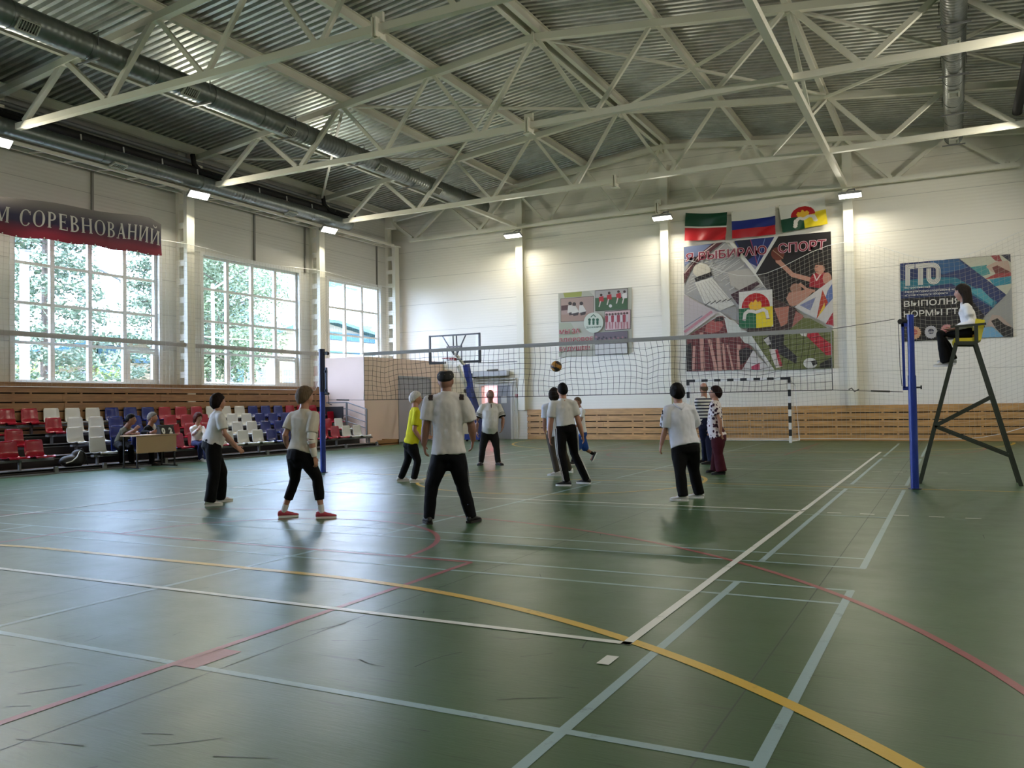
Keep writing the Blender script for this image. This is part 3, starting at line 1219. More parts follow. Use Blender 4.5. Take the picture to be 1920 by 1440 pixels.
for i, (x, z) in enumerate(prof):
    w = .24 if i < 5 else .22
    wg = .10 if i >= 5 else (.05 if i == 4 else 0)
    rings.append([(x - wg * abs(y) ** 2, (UYN + UYF) / 2 + w * y, z + .02 * abs(y) ** 3) for y in (-1, -.6, 0, .6, 1)] + [(x + .02, (UYN + UYF) / 2 + w * y, z - (.06 if i < 5 else .02) + .01 * abs(y) ** 3) for y in (1, .6, 0, -.6, -1)])
st.loft(rings)
obj('seat', st, M_yellow, t, 40)
SEATZ = sz + .05

# ---- handball goal
M_bw_b = mat('black goal stripe', rgb(22, 24, 24), .5)
M_gnet = mat('white goal net cord', rgb(196, 190, 176), .8)
GY = 22.4
gx0, gx1 = float(onY(1291, 770, GY)[0]), float(onY(1481, 770, GY)[0])
gz = float(onY(1478, 708, GY)[2]) + .02
t = thing('handball_goal', 'handball goal with black and white striped posts by the end wall', 'goal', ((gx0 + gx1) / 2, GY, 0))
for x in (gx0, gx1):
    p = MB()
    k = 0
    z = 0.0
    while z < gz - .01:
        e = min(gz, z + .2)
        p.box2((x - .04, GY - .04, z), (x + .04, GY + .04, e), (M_bw_b if (k % 2 == 1) else M_white))
        z = e
        k += 1
    obj('goal_post', p, None, t)
p = MB()
nseg = 15
for k in range(nseg):
    a = gx0 + .04 + (gx1 - gx0 - .08) * k / nseg
    b_ = gx0 + .04 + (gx1 - gx0 - .08) * (k + 1) / nseg
    p.box2((a, GY - .04, gz - .08), (b_, GY + .04, gz), M_bw_b if k % 2 == 0 else M_white)
obj('crossbar', p, None, t)
for x in (gx0, gx1):
    obj('back_stay', MB().tube([(x, GY, gz - .05), (x + (.08 if x > 4 else -.08), GY + .55, gz - .25), (x + (.1 if x > 4 else -.1), GY + 1.0, .03), (x, GY + .04, .03)], .018, 8), M_white, t)
obj('floor_bar', MB().tube([(gx0 - .1, GY + 1.0, .03), (gx1 + .1, GY + 1.0, .03)], .018, 8), M_white, t)
gn = MB()
nw, nh = 30, 18


def gpt(u, v):
    z = (gz - .1) * (1 - v)
    y = GY + .05 + (.5 + .45 * v)
    return (gx0 + (gx1 - gx0) * u, y + .05 * math.sin(u * 9), z + .02)


for i in range(nw + 1):
    gn.tube([gpt(i / nw, j / 6) for j in range(7)], .0022, 3, caps=False)
for j in range(nh + 1):
    gn.tube([gpt(i / 6, j / nh) for i in range(7)], .0022, 3, caps=False)
for x in (gx0, gx1):
    for i in range(8):
        gn.tube([(x, GY + .05 + .12 * i * (.5 + .5 * v), (gz - .1) * (1 - v) + .02) for v in (0, .5, 1)], .0022, 3, caps=False)
obj('net', gn, M_gnet, t, fixn=False)

# ---- mobile basketball stand by the door
BY = 21.5
q = [onY(px, py, BY) for px, py in ((806, 630), (899, 630), (899, 681), (806, 681))]
bx0, bx1, bz0, bz1 = float(q[0][0]), float(q[1][0]), float(q[3][2]), float(q[0][2]) - .02
bxc = (bx0 + bx1) / 2
M_bb = mat('dark backboard frame', rgb(34, 33, 40), .4)
M_clear = glass_mat()
t = thing('basketball_stand', 'mobile basketball stand with clear backboard by the end wall', 'basketball stand', (bxc, BY + .8, 0))
f = MB()
for a, b_, w in (((bx0, bz1), (bx1, bz1), .05), ((bx0, bz0), (bx0, bz1), .06), ((bx1, bz0), (bx1, bz1), .06)):
    f.box2((min(a[0], b_[0]) - w / 2, BY - .025, min(a[1], b_[1]) - w / 2), (max(a[0], b_[0]) + w / 2, BY + .025, max(a[1], b_[1]) + w / 2))
obj('backboard_frame', f, M_bb, t)
for xa, xb in ((bx0 - .03, bxc - .38), (bxc + .38, bx1 + .03)):
    obj('edge_pad', MB().box2((xa, BY - .035, bz0 - .05), (xb, BY + .035, bz0 + .035)), M_dark, t)
for x in (bx0, bx1):
    obj('edge_pad', MB().box2((x - .04, BY - .035, bz0), (x + .04, BY + .035, bz0 + .38)), M_dark, t)
obj('glass_board', MB().poly3([(bx0, BY, bz0), (bx1, BY, bz0), (bx1, BY, bz1), (bx0, BY, bz1)]), M_clear, t, fixn=False)
sq = MB()
for a, b_, c, d in ((-.32, .32, .52, .57), (-.32, .32, .06, .11), (-.32, -.27, .06, .57), (.27, .32, .06, .57)):
    sq.box2((bxc + a, BY - .008, bz0 + c), (bxc + b_, BY - .004, bz0 + d))
obj('target_square', sq, mat('grey target line', rgb(120, 118, 124), .6), t)
for xa, za, xb in ((-.07, 1.0, -.07), (.07, 1.0, .07), (-.5, 1.0, -.05), (.45, 1.0, .05)):
    obj('board_strut', MB().bar((bxc + xa, BY + .03, bz1 - .02), (bxc + xb, BY + .06, bz0 + .25), .03, .04, up=(0, 1, 0)), M_bb, t)
M_ring = mat('red hoop', rgb(150, 30, 44), .4)
hoop = MB()
hc = V((bxc, BY - .42, bz0 + .12))
rp_ = [hc + V((.225 * math.cos(2 * pi * k / 24), .225 * math.sin(2 * pi * k / 24), 0)) for k in range(25)]
hoop.tube(rp_, .011, 6, caps=False)
hoop.box((bxc, BY - .1, hc.z - .02), (.14, .22, .1))
ho = obj('hoop', hoop, M_ring, t)
hn = MB()
for k in range(12):
    for s in (-1, 1):
        pts = []
        for j in range(6):
            a = 2 * pi * k / 12 + s * j * .13
            r = .22 - .02 * j
            pts.append(hc + V((r * math.cos(a), r * math.sin(a), -.075 * j)))
        hn.tube(pts, .004, 3, caps=False)
obj('hoop_net', hn, M_white, ho, fixn=False)
obj('arm', MB().bar((bxc, BY + .06, bz0 + .3), (bxc - .05, BY + .8, bz0 - .1), .08, .08).bar((bxc - .05, BY + .3, bz0 - .1), (bxc - .02, BY + .9, 1.9), .1, .1, up=(0, 1, 0)), M_white_steel, t)
obj('mast', MB().bar((bxc + .0, BY + .8, bz0 - .05), (bxc + .25, BY + 1.1, .3), .18, .2, up=(0, 1, 0)), M_bluepaint, t)
pad = MB()
pad.loft([[(bxc + .22, BY + .75, .25), (bxc + .50, BY + .75, .25), (bxc + .50, BY + 1.4, .25), (bxc + .22, BY + 1.4, .25)],
          [(bxc + .03, BY + .7, 1.9), (bxc + .2, BY + .7, 1.9), (bxc + .2, BY + .95, 1.9), (bxc + .03, BY + .95, 1.9)]])
obj('padding', pad, mat('blue padding', rgb(30, 44, 104), .55), t)
obj('base', MB().box2((bxc + .0, BY + .6, .06), (bxc + .6, BY + 1.9, .26)), M_bluepaint, t)
for x in (bxc + .05, bxc + .55):
    for y in (BY + .7, BY + 1.75):
        obj('wheel', MB().tube([(x - .03, y, .05), (x + .03, y, .05)], .05, 12), M_dark, t, 40)

# ---- air curtain and heating pipes round the doorway
t = thing('air_curtain', 'grey air curtain unit above the open doorway', 'air curtain', (-4.9, YB - .15, 2.4))
obj('body', MB().box2((-5.6, YB - .28, 2.36), (-4.15, YB - .01, 2.56)), mat('air curtain shell', rgb(186, 188, 190), .35), t)
obj('end_cap', MB().box2((-5.75, YB - .26, 2.33), (-5.6, YB - .01, 2.5)), M_bb, t)
obj('motor', MB().tube([(-5.05, YB - .12, 2.58), (-4.6, YB - .12, 2.6)], .045, 8), M_cable, t)
t = thing('heating_pipe', 'bundle of white heating pipes round the doorway', 'pipes', (-4.0, YB - .1, 0))
for x, z1 in ((-3.98, 2.15), (-3.9, 2.2), (-3.84, 1.9), (-5.95, 2.1), (-5.62, 2.0)):
    obj('pipe', MB().tube([(x, YB - .07, .02), (x, YB - .07, z1)], .024, 8), M_white, t, 50)
for z, x0, x1 in ((2.25, -6.0, -3.9), (2.15, -5.6, -4.3), (2.02 + .12, -5.0, -3.84)):
    obj('pipe', MB().tube([(x0, YB - .1, z), (x1, YB - .1, z)], .024, 8), M_white, t, 50)
obj('elbow', MB().tube([(-3.9, YB - .07, 2.2), (-3.86, YB - .1, 2.3), (-3.74, YB - .07, 2.3)], .024, 8), M_white, t, 50)
o = obj('wall_conduit', MB().tube([(-5.5, YB - .02, 2.9), (-3.78, YB - .02, 2.9), (-3.76, YB - .02, 2.85), (-3.76, YB - .02, 1.2)], .014, 6), M_grey, None, 50)
tag(o, 'thin grey conduit bent over the doorway', 'conduit')
o = obj('wall_box', MB().box2((-3.9, YB - .09, 1.55), (-3.78, YB - .01, 1.68)), M_ring)
tag(o, 'small red box on the wall right of the grey door', 'box')
for z in (1.85, 1.4):
    o = obj('wall_dial', MB().tube([(-6.05, YB - .05, z), (-6.05, YB - .01, z)], .09, 14), M_cable, None, 40)
    tag(o, '%s round grey fitting on the wall left of the doorway' % ('upper' if z > 1.5 else 'lower'), 'fitting')

# ---- protective nets in front of the windows and the end wall
M_pnet = mat('pale safety net cord', rgb(176, 172, 158), .8)


def safety_net(name, P, us, vs, lab, r=.0024):
    mb = MB()
    for u in us:
        mb.tube([P(u, v) for v in np.linspace(vs[0], vs[-1], 7)], r, 3, caps=False)
    for v in vs:
        mb.tube([P(u, v) for u in np.linspace(us[0], us[-1], 25)], r, 3, caps=False)
    t = thing(name, lab, 'net', P((us[0] + us[-1]) / 2, vs[-1]), 'protective nets')
    obj('mesh', mb, M_pnet, t, fixn=False)
    obj('edge_rope', MB().tube([P(u, vs[0]) for u in np.linspace(us[0], us[-1], 25)], .008, 5), M_white, t)
    obj('edge_rope', MB().tube([P(u, vs[-1]) for u in np.linspace(us[0], us[-1], 25)], .008, 5), M_white, t)
    return t


def wnet(y, k):
    top = 6.05 - .12 * math.sin((y - 7.4) / 5.85 * pi) ** 2
    return (-8.87 + .02 * math.sin(y * 2.1 + k * 3), y + .02 * math.sin(k * 9), top + ((1.9 if y < 18.75 else 3.08) - top) * k)


safety_net('safety_net', wnet, np.arange(7.0, 23.5, .13), np.linspace(0, 1, 33), 'pale protective net hung in front of the windows')


def bnet(x, k):
    a = 2.2 if x < 7.7 else 7.7
    w = 5.5
    top = 6.1 - .8 * math.sin(pi * min(1, (x - a) / w)) ** 2
    low = .07 + (max(0, x - 10.6) ** 2) * .12
    return (x + .03 * math.sin(k * 7 + x), 23.58 + .05 * math.sin(x * 1.7 + k * 2) + .04 * k, top + (low - top) * k)


safety_net('safety_net', bnet, np.arange(2.2, 13.2, .135), np.linspace(0, 1, 45), 'pale protective net hung in front of the end wall posters', .0026)

# ================================================================== FLAGS, POSTERS, BANNER
def cm(r, g, b, rough=.55): return mat('print %d %d %d' % (r, g, b), rgb(r, g, b), rough)


C_white, C_green, C_red, C_blue, C_yel = cm(222, 220, 210, .35), cm(14, 66, 44, .35), cm(176, 26, 34, .35), cm(24, 40, 120, .35), cm(224, 200, 40, .35)
C_gold, C_tow, C_tow2 = cm(226, 176, 40), cm(214, 208, 200), cm(110, 60, 60)
Z4 = lambda x, y: (1260 + x / 4, 360 + y / 4)
Z5 = lambda x, y: (1600 + x / 6, 460 + y / 6)
Z7 = lambda x, y: (1000 + x / 8, 520 + y / 8)


def inpoly(x, y, P):
    c = False
    j = len(P) - 1
    for i in range(len(P)):
        if (P[i][1] > y) != (P[j][1] > y) and x < (P[j][0] - P[i][0]) * (y - P[i][1]) / (P[j][1] - P[i][1]) + P[i][0]:
            c = not c
        j = i
    return c


def near_path(x, y, P, w):
    for (ax, ay), (bx, by) in zip(P[:-1], P[1:]):
        dx, dy = bx - ax, by - ay
        k = max(0, min(1, ((x - ax) * dx + (y - ay) * dy) / (dx * dx + dy * dy)))
        if math.hypot(x - ax - k * dx, y - ay - k * dy) < w:
            return True
    return False


def crest(u, v):
    """the crest on flag and poster: u,v in 0..1 over the field, v downward"""
    if near_path(u, v, [(.30, .86), (.33, .66), (.42, .58), (.5, .64), (.62, .56), (.72, .60), (.76, .78)], .045):
        return C_tow
    if inpoly(u, v, [(.36, .44), (.4, .36), (.45, .38), (.5, .3), (.55, .38), (.6, .36), (.64, .44), (.61, .56), (.40, .58)]):
        return C_gold
    return None


def flag(corn, lab, mf, seed):
    Q = [onY(*Z4(*c), 23.86) for c in corn]   # TL TR BR BL

    def P(u, v):
        p = (Q[0] * (1 - u) + Q[1] * u) * (1 - v) + (Q[3] * (1 - u) + Q[2] * u) * v
        w = .03 * math.sin(u * 9 + seed + 4 * v) * math.sin(pi * v * .8 + .3) + .02 * math.sin(16 * u * v + seed)
        sag = -.03 * math.sin(pi * u) * (1 - v)
        return (p[0], p[1] - .03 - w, p[2] + sag)
    t = thing('flag', lab, 'flag', P(.5, 0), 'flags on the end wall')
    b = MB()
    b.grid(P, 72, 54, mf=mf)
    obj('cloth', b, None, t, 60, fixn=False)
    for u in (.01, .99):
        obj('corner_tie', MB().tube([P(u, 0), (P(u, 0)[0], 23.99, P(u, 0)[2] + .06)], .006, 5), M_white, t)


flag(((104, 158), (416, 153), (402, 360), (95, 367)), 'flag with green over red and a thin white stripe, left of the three', lambda u, v: C_green if v < .475 else (C_white if v < .535 else C_red), 0)
flag(((448, 155), (775, 110), (778, 318), (453, 352)), 'white, blue and red striped flag in the middle of the three', lambda u, v: C_white if v < .33 else (C_blue if v < .67 else C_red), 2)


def f3(u, v):
    c = crest(u * 1.0, v * .95 + .03)
    if c:
        return c
    if v < .52 and math.hypot((u - .5) * 1.35, v - .52) < .36:
        return C_red
    if v > .52:
        return C_green if u < .5 else C_yel
    return C_yel if (u > .74 and v > .46) else C_white


flag(((800, 108), (1143, 35), (1168, 240), (830, 305)), 'white, green and yellow flag with a red disc crest, right of the three', f3, 4)


class Poster:
    def __init__(self, Z, y=23.965):
        self.Z, self.y, self.k, self.b = Z, y, 0, MB()

    def pt(self, x, y, lift=0.0):
        p = onY(*self.Z(x, y), self.y)
        return (float(p[0]), float(p[1]) - lift, float(p[2]))

    def poly(self, P, m, lift=None):
        self.k += 1
        L = self.k * .0007 if lift is None else lift
        self.b.add([self.pt(x, y, L) for x, y in P], [tuple(range(len(P)))], m)

    def base(self, P, m, th=.02):
        f = [self.pt(x, y) for x, y in P]
        self.b.loft([[(p[0], p[1] + th, p[2]) for p in f], f], m)

    def disc(self, c, r, m, ry=None, n=22, scal=0):
        ry = ry or r
        self.poly([(c[0] + (r + (scal * r if k % 2 else 0)) * math.cos(2 * pi * k / n), c[1] + (ry + (scal * ry if k % 2 else 0)) * math.sin(2 * pi * k / n)) for k in range(n)], m)

    def line(self, P, w, m):
        for a, c in zip(P[:-1], P[1:]):
            dx, dy = c[0] - a[0], c[1] - a[1]
            l = math.hypot(dx, dy)
            nx, ny = -dy / l * w / 2, dx / l * w / 2
            ex, ey = dx / l * w * .2, dy / l * w * .2
            self.poly([(a[0] - nx - ex, a[1] - ny - ey), (a[0] + nx - ex, a[1] + ny - ey), (c[0] + nx + ex, c[1] + ny + ey), (c[0] - nx + ex, c[1] - ny + ey)], m)

    def text(self, txt, Q, m, bold=0.0, out=None, ob=0.05):
        """lettering stretched into the quad TL TR BR BL"""
        part = MB()
        ref, _ = text_polys(txt, 1.0, bold)
        x0, x1 = min(p[0] for p in ref), max(p[0] for p in ref)
        y0, y1 = min(p[1] for p in ref), max(p[1] for p in ref)
        for bb, mm in (((bold + ob), out), (bold, m)):
            if mm is None:
                continue
            vs, fs = text_polys(txt, 1.0, bb)
            self.k += 2
            L = self.k * .0007
            o = []
            for p in vs:
                u, v = (p[0] - x0) / (x1 - x0), 1 - (p[1] - y0) / (y1 - y0)
                X = (Q[0][0] * (1 - u) + Q[1][0] * u) * (1 - v) + (Q[3][0] * (1 - u) + Q[2][0] * u) * v
                Y = (Q[0][1] * (1 - u) + Q[1][1] * u) * (1 - v) + (Q[3][1] * (1 - u) + Q[2][1] * u) * v
                o.append(self.pt(X, Y, L))
            part.add(o, fs, mm)
        self.letters = getattr(self, 'letters', []) + [part]

    def done(self, name, lab, cat='poster'):
        c = np.mean(np.array(self.b.v[:8]), axis=0)
        t = thing(name, lab, cat, c)
        obj('sheet', self.b, None, t, fixn=False)
        for p in getattr(self, 'letters', []):
            obj('lettering', p, None, t, fixn=False)
        return t


skin, skin2 = cm(176, 128, 108), cm(150, 92, 84)
# ---- the big sports poster
p = Poster(Z4)
p.base([(85, 415), (1192, 295), (1215, 1320), (108, 1350)], cm(196, 194, 186))
p.poly([(88, 412), (400, 374), (722, 735), (505, 750), (500, 978), (350, 905), (92, 765)], cm(158, 157, 156))
p.poly([(88, 414), (310, 386), (200, 470), (95, 560)], cm(104, 116, 150))
g1 = cm(196, 196, 192)
for k in range(11):
    p.line([(110 + k * 8, 760 - k * 26), (330 + k * 20, 640 - k * 24)], 5, g1)
for k in range(9):
    p.line([(400 + k * 36, 385 + k * 40), (250 + k * 30, 520 + k * 36)], 5, g1)
    p.line([(300 + k * 22, 560 + k * 18), (420 + k * 30, 420 + k * 34)], 4, g1)
p.poly([(420, 600), (640, 560), (700, 700), (520, 745), (440, 700)], cm(178, 174, 166))
p.poly([(89, 610), (190, 480), (305, 388), (385, 378), (250, 480), (160, 560), (93, 690)], cm(70, 22, 30))
p.line([(95, 610), (215, 470), (330, 385)], 7, cm(190, 170, 165))
p.poly([(440, 770), (640, 670), (660, 690), (505, 800), (500, 850)], cm(66, 40, 50))
p.poly([(172, 680), (300, 640), (470, 845), (362, 892), (240, 832)], cm(204, 202, 194))
for k in range(6):
    p.line([(195 + k * 20, 690 - k * 6), (255 + k * 38, 835 - k * 2)], 4, cm(168, 164, 158))
for k in range(5):
    p.line([(250 + k * 42, 850 - k * 8), (290 + k * 40, 822 - k * 6)], 6, cm(60, 58, 60))
p.disc((225, 590), 66, cm(196, 190, 176), 55)
p.poly([(170, 645), (295, 600), (303, 630), (180, 674)], cm(26, 22, 24))
p.poly([(470, 368), (770, 338), (640, 575), (560, 560)], cm(36, 48, 108))
p.poly([(480, 368), (590, 356), (630, 470), (560, 520)], cm(22, 24, 44))
p.line([(590, 358), (650, 570)], 6, cm(150, 60, 90))
p.line([(700, 348), (640, 540)], 5, cm(120, 140, 190))
p.poly([(640, 560), (620, 612), (545, 545), (560, 520)], cm(150, 150, 170))
p.poly([(430, 380), (460, 377), (735, 722), (700, 722)], cm(214, 212, 204))
p.poly([(770, 338), (800, 335), (640, 612), (618, 598)], cm(206, 205, 200))
p.poly([(800, 335), (1192, 297), (1203, 662), (922, 862), (760, 792), (690, 695), (632, 612)], cm(24, 18, 17))
p.poly([(640, 612), (720, 640), (760, 790), (690, 700)], cm(70, 66, 64))
p.line([(800, 520), (905, 622), (1045, 660)], 34, skin)
p.disc((800, 518), 22, skin)
p.disc((795, 465), 50, cm(104, 48, 30))
p.line([(760, 440), (800, 470), (835, 500)], 5, cm(170, 140, 110))
p.poly([(1035, 650), (1060, 614), (1120, 600), (1185, 612), (1196, 662), (1110, 722), (1030, 712)], cm(150, 30, 44))
p.line([(1065, 615), (1085, 665), (1125, 605)], 9, cm(206, 190, 184))
p.disc((1165, 650), 34, skin, 45)
p.disc((1108, 575), 36, skin, 46)
p.poly([(1072, 548), (1090, 528), (1130, 524), (1150, 545), (1140, 590), (1132, 552)], cm(50, 34, 28))
for a_, c_, w_, m_ in (((1078, 566), (1098, 562), 5, cm(70, 44, 38)), ((1080, 596), (1100, 600), 5, cm(110, 56, 52)), ((1072, 580), (1084, 586), 6, cm(150, 104, 88)), ((1140, 560), (1146, 590), 8, cm(150, 104, 88))):
    p.line([a_, c_], w_, m_)
p.disc((930, 725), 42, cm(150, 110, 92), 38)
p.poly([(858, 800), (880, 755), (950, 745), (1040, 725), (1060, 750), (960, 845), (890, 862)], skin)
p.line([(960, 690), (1010, 730), (1070, 745)], 20, skin)
p.poly([(1203, 655), (1215, 1015), (918, 866)], cm(196, 192, 188))
p.poly([(1203, 690), (1208, 800), (1120, 900), (1170, 740)], cm(90, 110, 160))
p.poly([(1130, 735), (1172, 830), (1085, 955)], cm(170, 60, 40))
p.poly([(1145, 830), (1150, 870), (1095, 940)], cm(214, 180, 60))
p.poly([(960, 850), (1080, 790), (1040, 890)], cm(120, 126, 160))
p.poly([(1210, 900), (1214, 1005), (1155, 990)], cm(160, 40, 56))
p.poly([(760, 795), (922, 870), (1010, 960), (860, 1052), (590, 1080), (560, 1040)], cm(56, 36, 34))
p.poly([(768, 872), (880, 858), (868, 985), (820, 1012)], cm(172, 110, 92))
p.poly([(930, 895), (985, 925), (1002, 1022), (900, 1022)], cm(160, 100, 92))
p.poly([(92, 772), (348, 905), (95, 1092)], cm(186, 176, 176))
for a, c, w, m_ in (((100, 1050), (300, 900), 20, cm(190, 130, 140)), ((110, 1075), (320, 915), 10, cm(206, 196, 196)), ((98, 1015), (230, 930), 7, cm(120, 120, 140))):
    p.line([a, c], w, m_)
p.poly([(112, 1090), (345, 935), (400, 928), (505, 990), (610, 1190), (530, 1332), (114, 1346)], cm(104, 44, 44))
p.poly([(110, 1150), (150, 1130), (150, 1340), (114, 1346)], cm(30, 22, 20))
p.poly([(395, 945), (470, 965), (600, 1090), (620, 1160), (545, 1130), (500, 1070), (420, 1060)], cm(200, 202, 194))
p.poly([(260, 1000), (300, 965), (375, 975), (390, 1000), (360, 1045), (300, 1060), (250, 1050)], cm(164, 84, 76))
p.poly([(320, 975), (330, 945), (385, 938), (392, 965), (360, 970)], cm(40, 28, 26))
for x0, y0, x1, y1, w in ((225, 1060, 235, 1335, 28), (285, 1110, 335, 1335, 24), (345, 1090, 365, 1335, 28), (385, 1140, 405, 1335, 18), (420, 1150, 460, 1335, 16), (505, 1150, 500, 1325, 26), (170, 1160, 165, 1335, 18)):
    p.line([(x0, y0), (x1, y1)], w, cm(188, 138, 122))
p.poly([(505, 1190), (560, 1165), (612, 1185), (560, 1270), (515, 1300)], cm(34, 24, 24))
p.poly([(610, 1190), (745, 1335), (530, 1335)], cm(200, 196, 192))
p.poly([(598, 1310), (660, 1280), (662, 1333), (600, 1334)], cm(170, 44, 76))
p.poly([(590, 1082), (870, 1045), (985, 945), (1040, 950), (1215, 1045), (1216, 1320), (765, 1334)], cm(98, 104, 56))
p.poly([(345, 903), (368, 903), (600, 1078), (770, 1332), (742, 1335), (562, 1052)], cm(206, 204, 198))
p.poly([(690, 1100), (760, 1058), (850, 1050), (838, 1140), (940, 1235), (935, 1290), (830, 1230), (740, 1170)], cm(34, 30, 34))
p.poly([(690, 1110), (730, 1085), (745, 1140), (720, 1150)], cm(190, 186, 184))
p.poly([(730, 1180), (790, 1178), (832, 1310), (782, 1322)], cm(206, 196, 188))
p.poly([(775, 1185), (795, 1180), (832, 1305), (810, 1310)], cm(166, 40, 54))
p.poly([(1015, 1085), (1025, 1040), (1080, 1035), (1120, 1085), (1205, 1150), (1205, 1225), (1160, 1225)], cm(172, 32, 46))
p.poly([(960, 1060), (985, 1045), (1018, 1050), (1010, 1085), (975, 1080)], cm(214, 210, 204))
p.disc((1040, 1285), 52, cm(206, 206, 200), 40)
p.poly([(1045, 1270), (1085, 1262), (1095, 1290), (1060, 1305)], cm(34, 34, 34))
p.poly([(1110, 1290), (1200, 1240), (1212, 1318), (1110, 1320)], cm(32, 32, 28))
p.poly([(505, 752), (756, 732), (764, 1010), (512, 1024)], cm(212, 210, 202))
p.poly([(632, 870)] + [(632 + 106 * math.cos(a), 868 - 108 * math.sin(a) - 6 * math.cos(a)) for a in np.linspace(0, pi, 20)], C_red)
p.poly([(505, 878), (634, 868), (636, 1022), (520, 1024), (508, 1010)], cm(16, 96, 60))
p.poly([(634, 868), (758, 858), (762, 995), (750, 1010), (636, 1022)], C_yel)
p.poly([(578, 850), (600, 822), (612, 832), (630, 806), (648, 828), (664, 818), (678, 842), (668, 882), (592, 890)], C_gold)
p.line([(545, 962), (552, 915), (575, 896), (606, 896), (634, 904), (690, 884), (712, 898), (724, 950)], 24, C_tow)
for c in ((545, 962), (724, 952)):
    p.line([(c[0] - 14, c[1]), (c[0] + 14, c[1] - 2)], 5, C_tow2)
p.text('Я ВЫБИРАЮ', [(108, 464), (712, 402), (715, 470), (108, 524)], cm(120, 22, 48), .015, cm(226, 200, 204), .03)
p.text('СПОРТ', [(800, 392), (1158, 358), (1150, 432), (803, 462)], cm(120, 22, 48), .015, cm(226, 200, 204), .03)
p.done('sports_poster', 'big colourful sports collage poster under the flags', 'poster')

# ---- the blue poster behind the umpire
p = Poster(Z5)
p.base([(525, 205), (1768, 97), (1800, 1028), (548, 1083)], cm(22, 20, 24))
p.poly([(1190, 150), (1768, 99), (1800, 1026), (1300, 1048), (1460, 800)], cm(150, 150, 144))
p.poly([(1200, 152), (1768, 101), (1778, 470), (1722, 556)], cm(188, 188, 168))
p.poly([(1290, 250), (1500, 220), (1540, 320), (1450, 345)], cm(70, 140, 140))
p.poly([(1540, 118), (1640, 110), (1680, 190), (1600, 175)], cm(140, 60, 62))
p.poly([(1660, 110), (1765, 101), (1770, 190)], cm(40, 42, 60))
p.poly([(1490, 240), (1600, 185), (1740, 170), (1774, 290), (1690, 330), (1560, 300)], cm(184, 158, 140))
p.poly([(1560, 250), (1620, 225), (1690, 260), (1770, 300), (1750, 340), (1600, 320)], cm(110, 56, 52))
p.poly([(1480, 380), (1600, 320), (1774, 305), (1774, 345), (1560, 375)], cm(150, 60, 60))
p.poly([(1530, 385), (1776, 345), (1778, 430), (1590, 462)], cm(44, 130, 150))
p.poly([(1500, 900), (1560, 780), (1650, 790), (1770, 900), (1795, 960), (1640, 940)], cm(170, 150, 136))
p.poly([(1550, 850), (1620, 820), (1700, 890), (1798, 930), (1800, 1026), (1690, 1028), (1600, 930)], cm(36, 34, 34))
p.poly([(1455, 930), (1560, 915), (1690, 1028), (1450, 1040)], cm(110, 160, 190))
p.poly([(525, 207), (1190, 150), (1722, 556), (1470, 800), (1290, 640), (535, 610)], cm(34, 48, 92))
p.poly([(530, 400), (900, 360), (1150, 360), (1440, 520), (1620, 640), (1570, 705), (1340, 560), (1100, 430), (800, 470), (535, 520)], cm(34, 106, 124))
p.poly([(860, 180), (1180, 155), (1290, 250), (1000, 330)], cm(40, 84, 128))
p.poly([(1290, 500), (1430, 480), (1570, 620), (1560, 680)], cm(74, 150, 160))
p.poly([(1130, 470), (1330, 600), (1555, 705), (1460, 800), (1180, 640)], cm(34, 44, 80))
p.poly([(540, 600), (1290, 560), (1480, 800), (1300, 1046), (548, 1081)], cm(22, 20, 24))
wl_ = cm(214, 212, 204)
for k in (-21, -7, 7, 21):
    p.line([(612 + k, 455), (612 + k, 245 + k), (688, 238 + k)], 10, wl_)
    p.line([(755 + k, 445), (755 + k, 262)], 10, wl_)
    p.line([(700, 236 + k), (880, 222 + k)] + [(900 + (55 - k) * math.sin(a), 278 - (55 - k) * math.cos(a)) for a in np.linspace(.2, pi / 2, 5)] + [(955 - k, 365)] + [(902 + (53 - k) * math.cos(a), 365 + (50 - k) * math.sin(a)) for a in np.linspace(.3, pi, 8)] + [(849 + k, 262)], 10, wl_)
p.text('Всероссийский', [(580, 468), (865, 455), (865, 482), (580, 498)], wl_, .015)
p.text('физкультурно-спортивный комплекс', [(580, 512), (1290, 472), (1290, 505), (580, 545)], wl_, .015)
p.text('«Готов к труду и обороне»', [(580, 556), (1065, 526), (1065, 552), (580, 582)], wl_, .015)
p.text('ВЫПОЛНЯЙ', [(568, 615), (1300, 560), (1300, 652), (570, 697)], wl_, .012)
p.text('НОРМЫ ГТО', [(568, 743), (1262, 700), (1262, 770), (570, 815)], wl_, .012)
for c, m1, m2 in (((690, 985), cm(196, 150, 116), cm(170, 70, 56)), ((875, 978), cm(176, 174, 178), cm(70, 70, 84)), ((1055, 962), cm(190, 130, 130), cm(180, 90, 90))):
    p.disc(c, 66, m1, n=36, scal=.16)
    p.disc((c[0], c[1] - 8), 34, m2, 30)
    p.line([(c[0] - 60, c[1]), (c[0] + 60, c[1] - 4)], 9, m1)
p.done('fitness_poster', 'dark blue poster with large white lettering behind the umpire', 'poster')

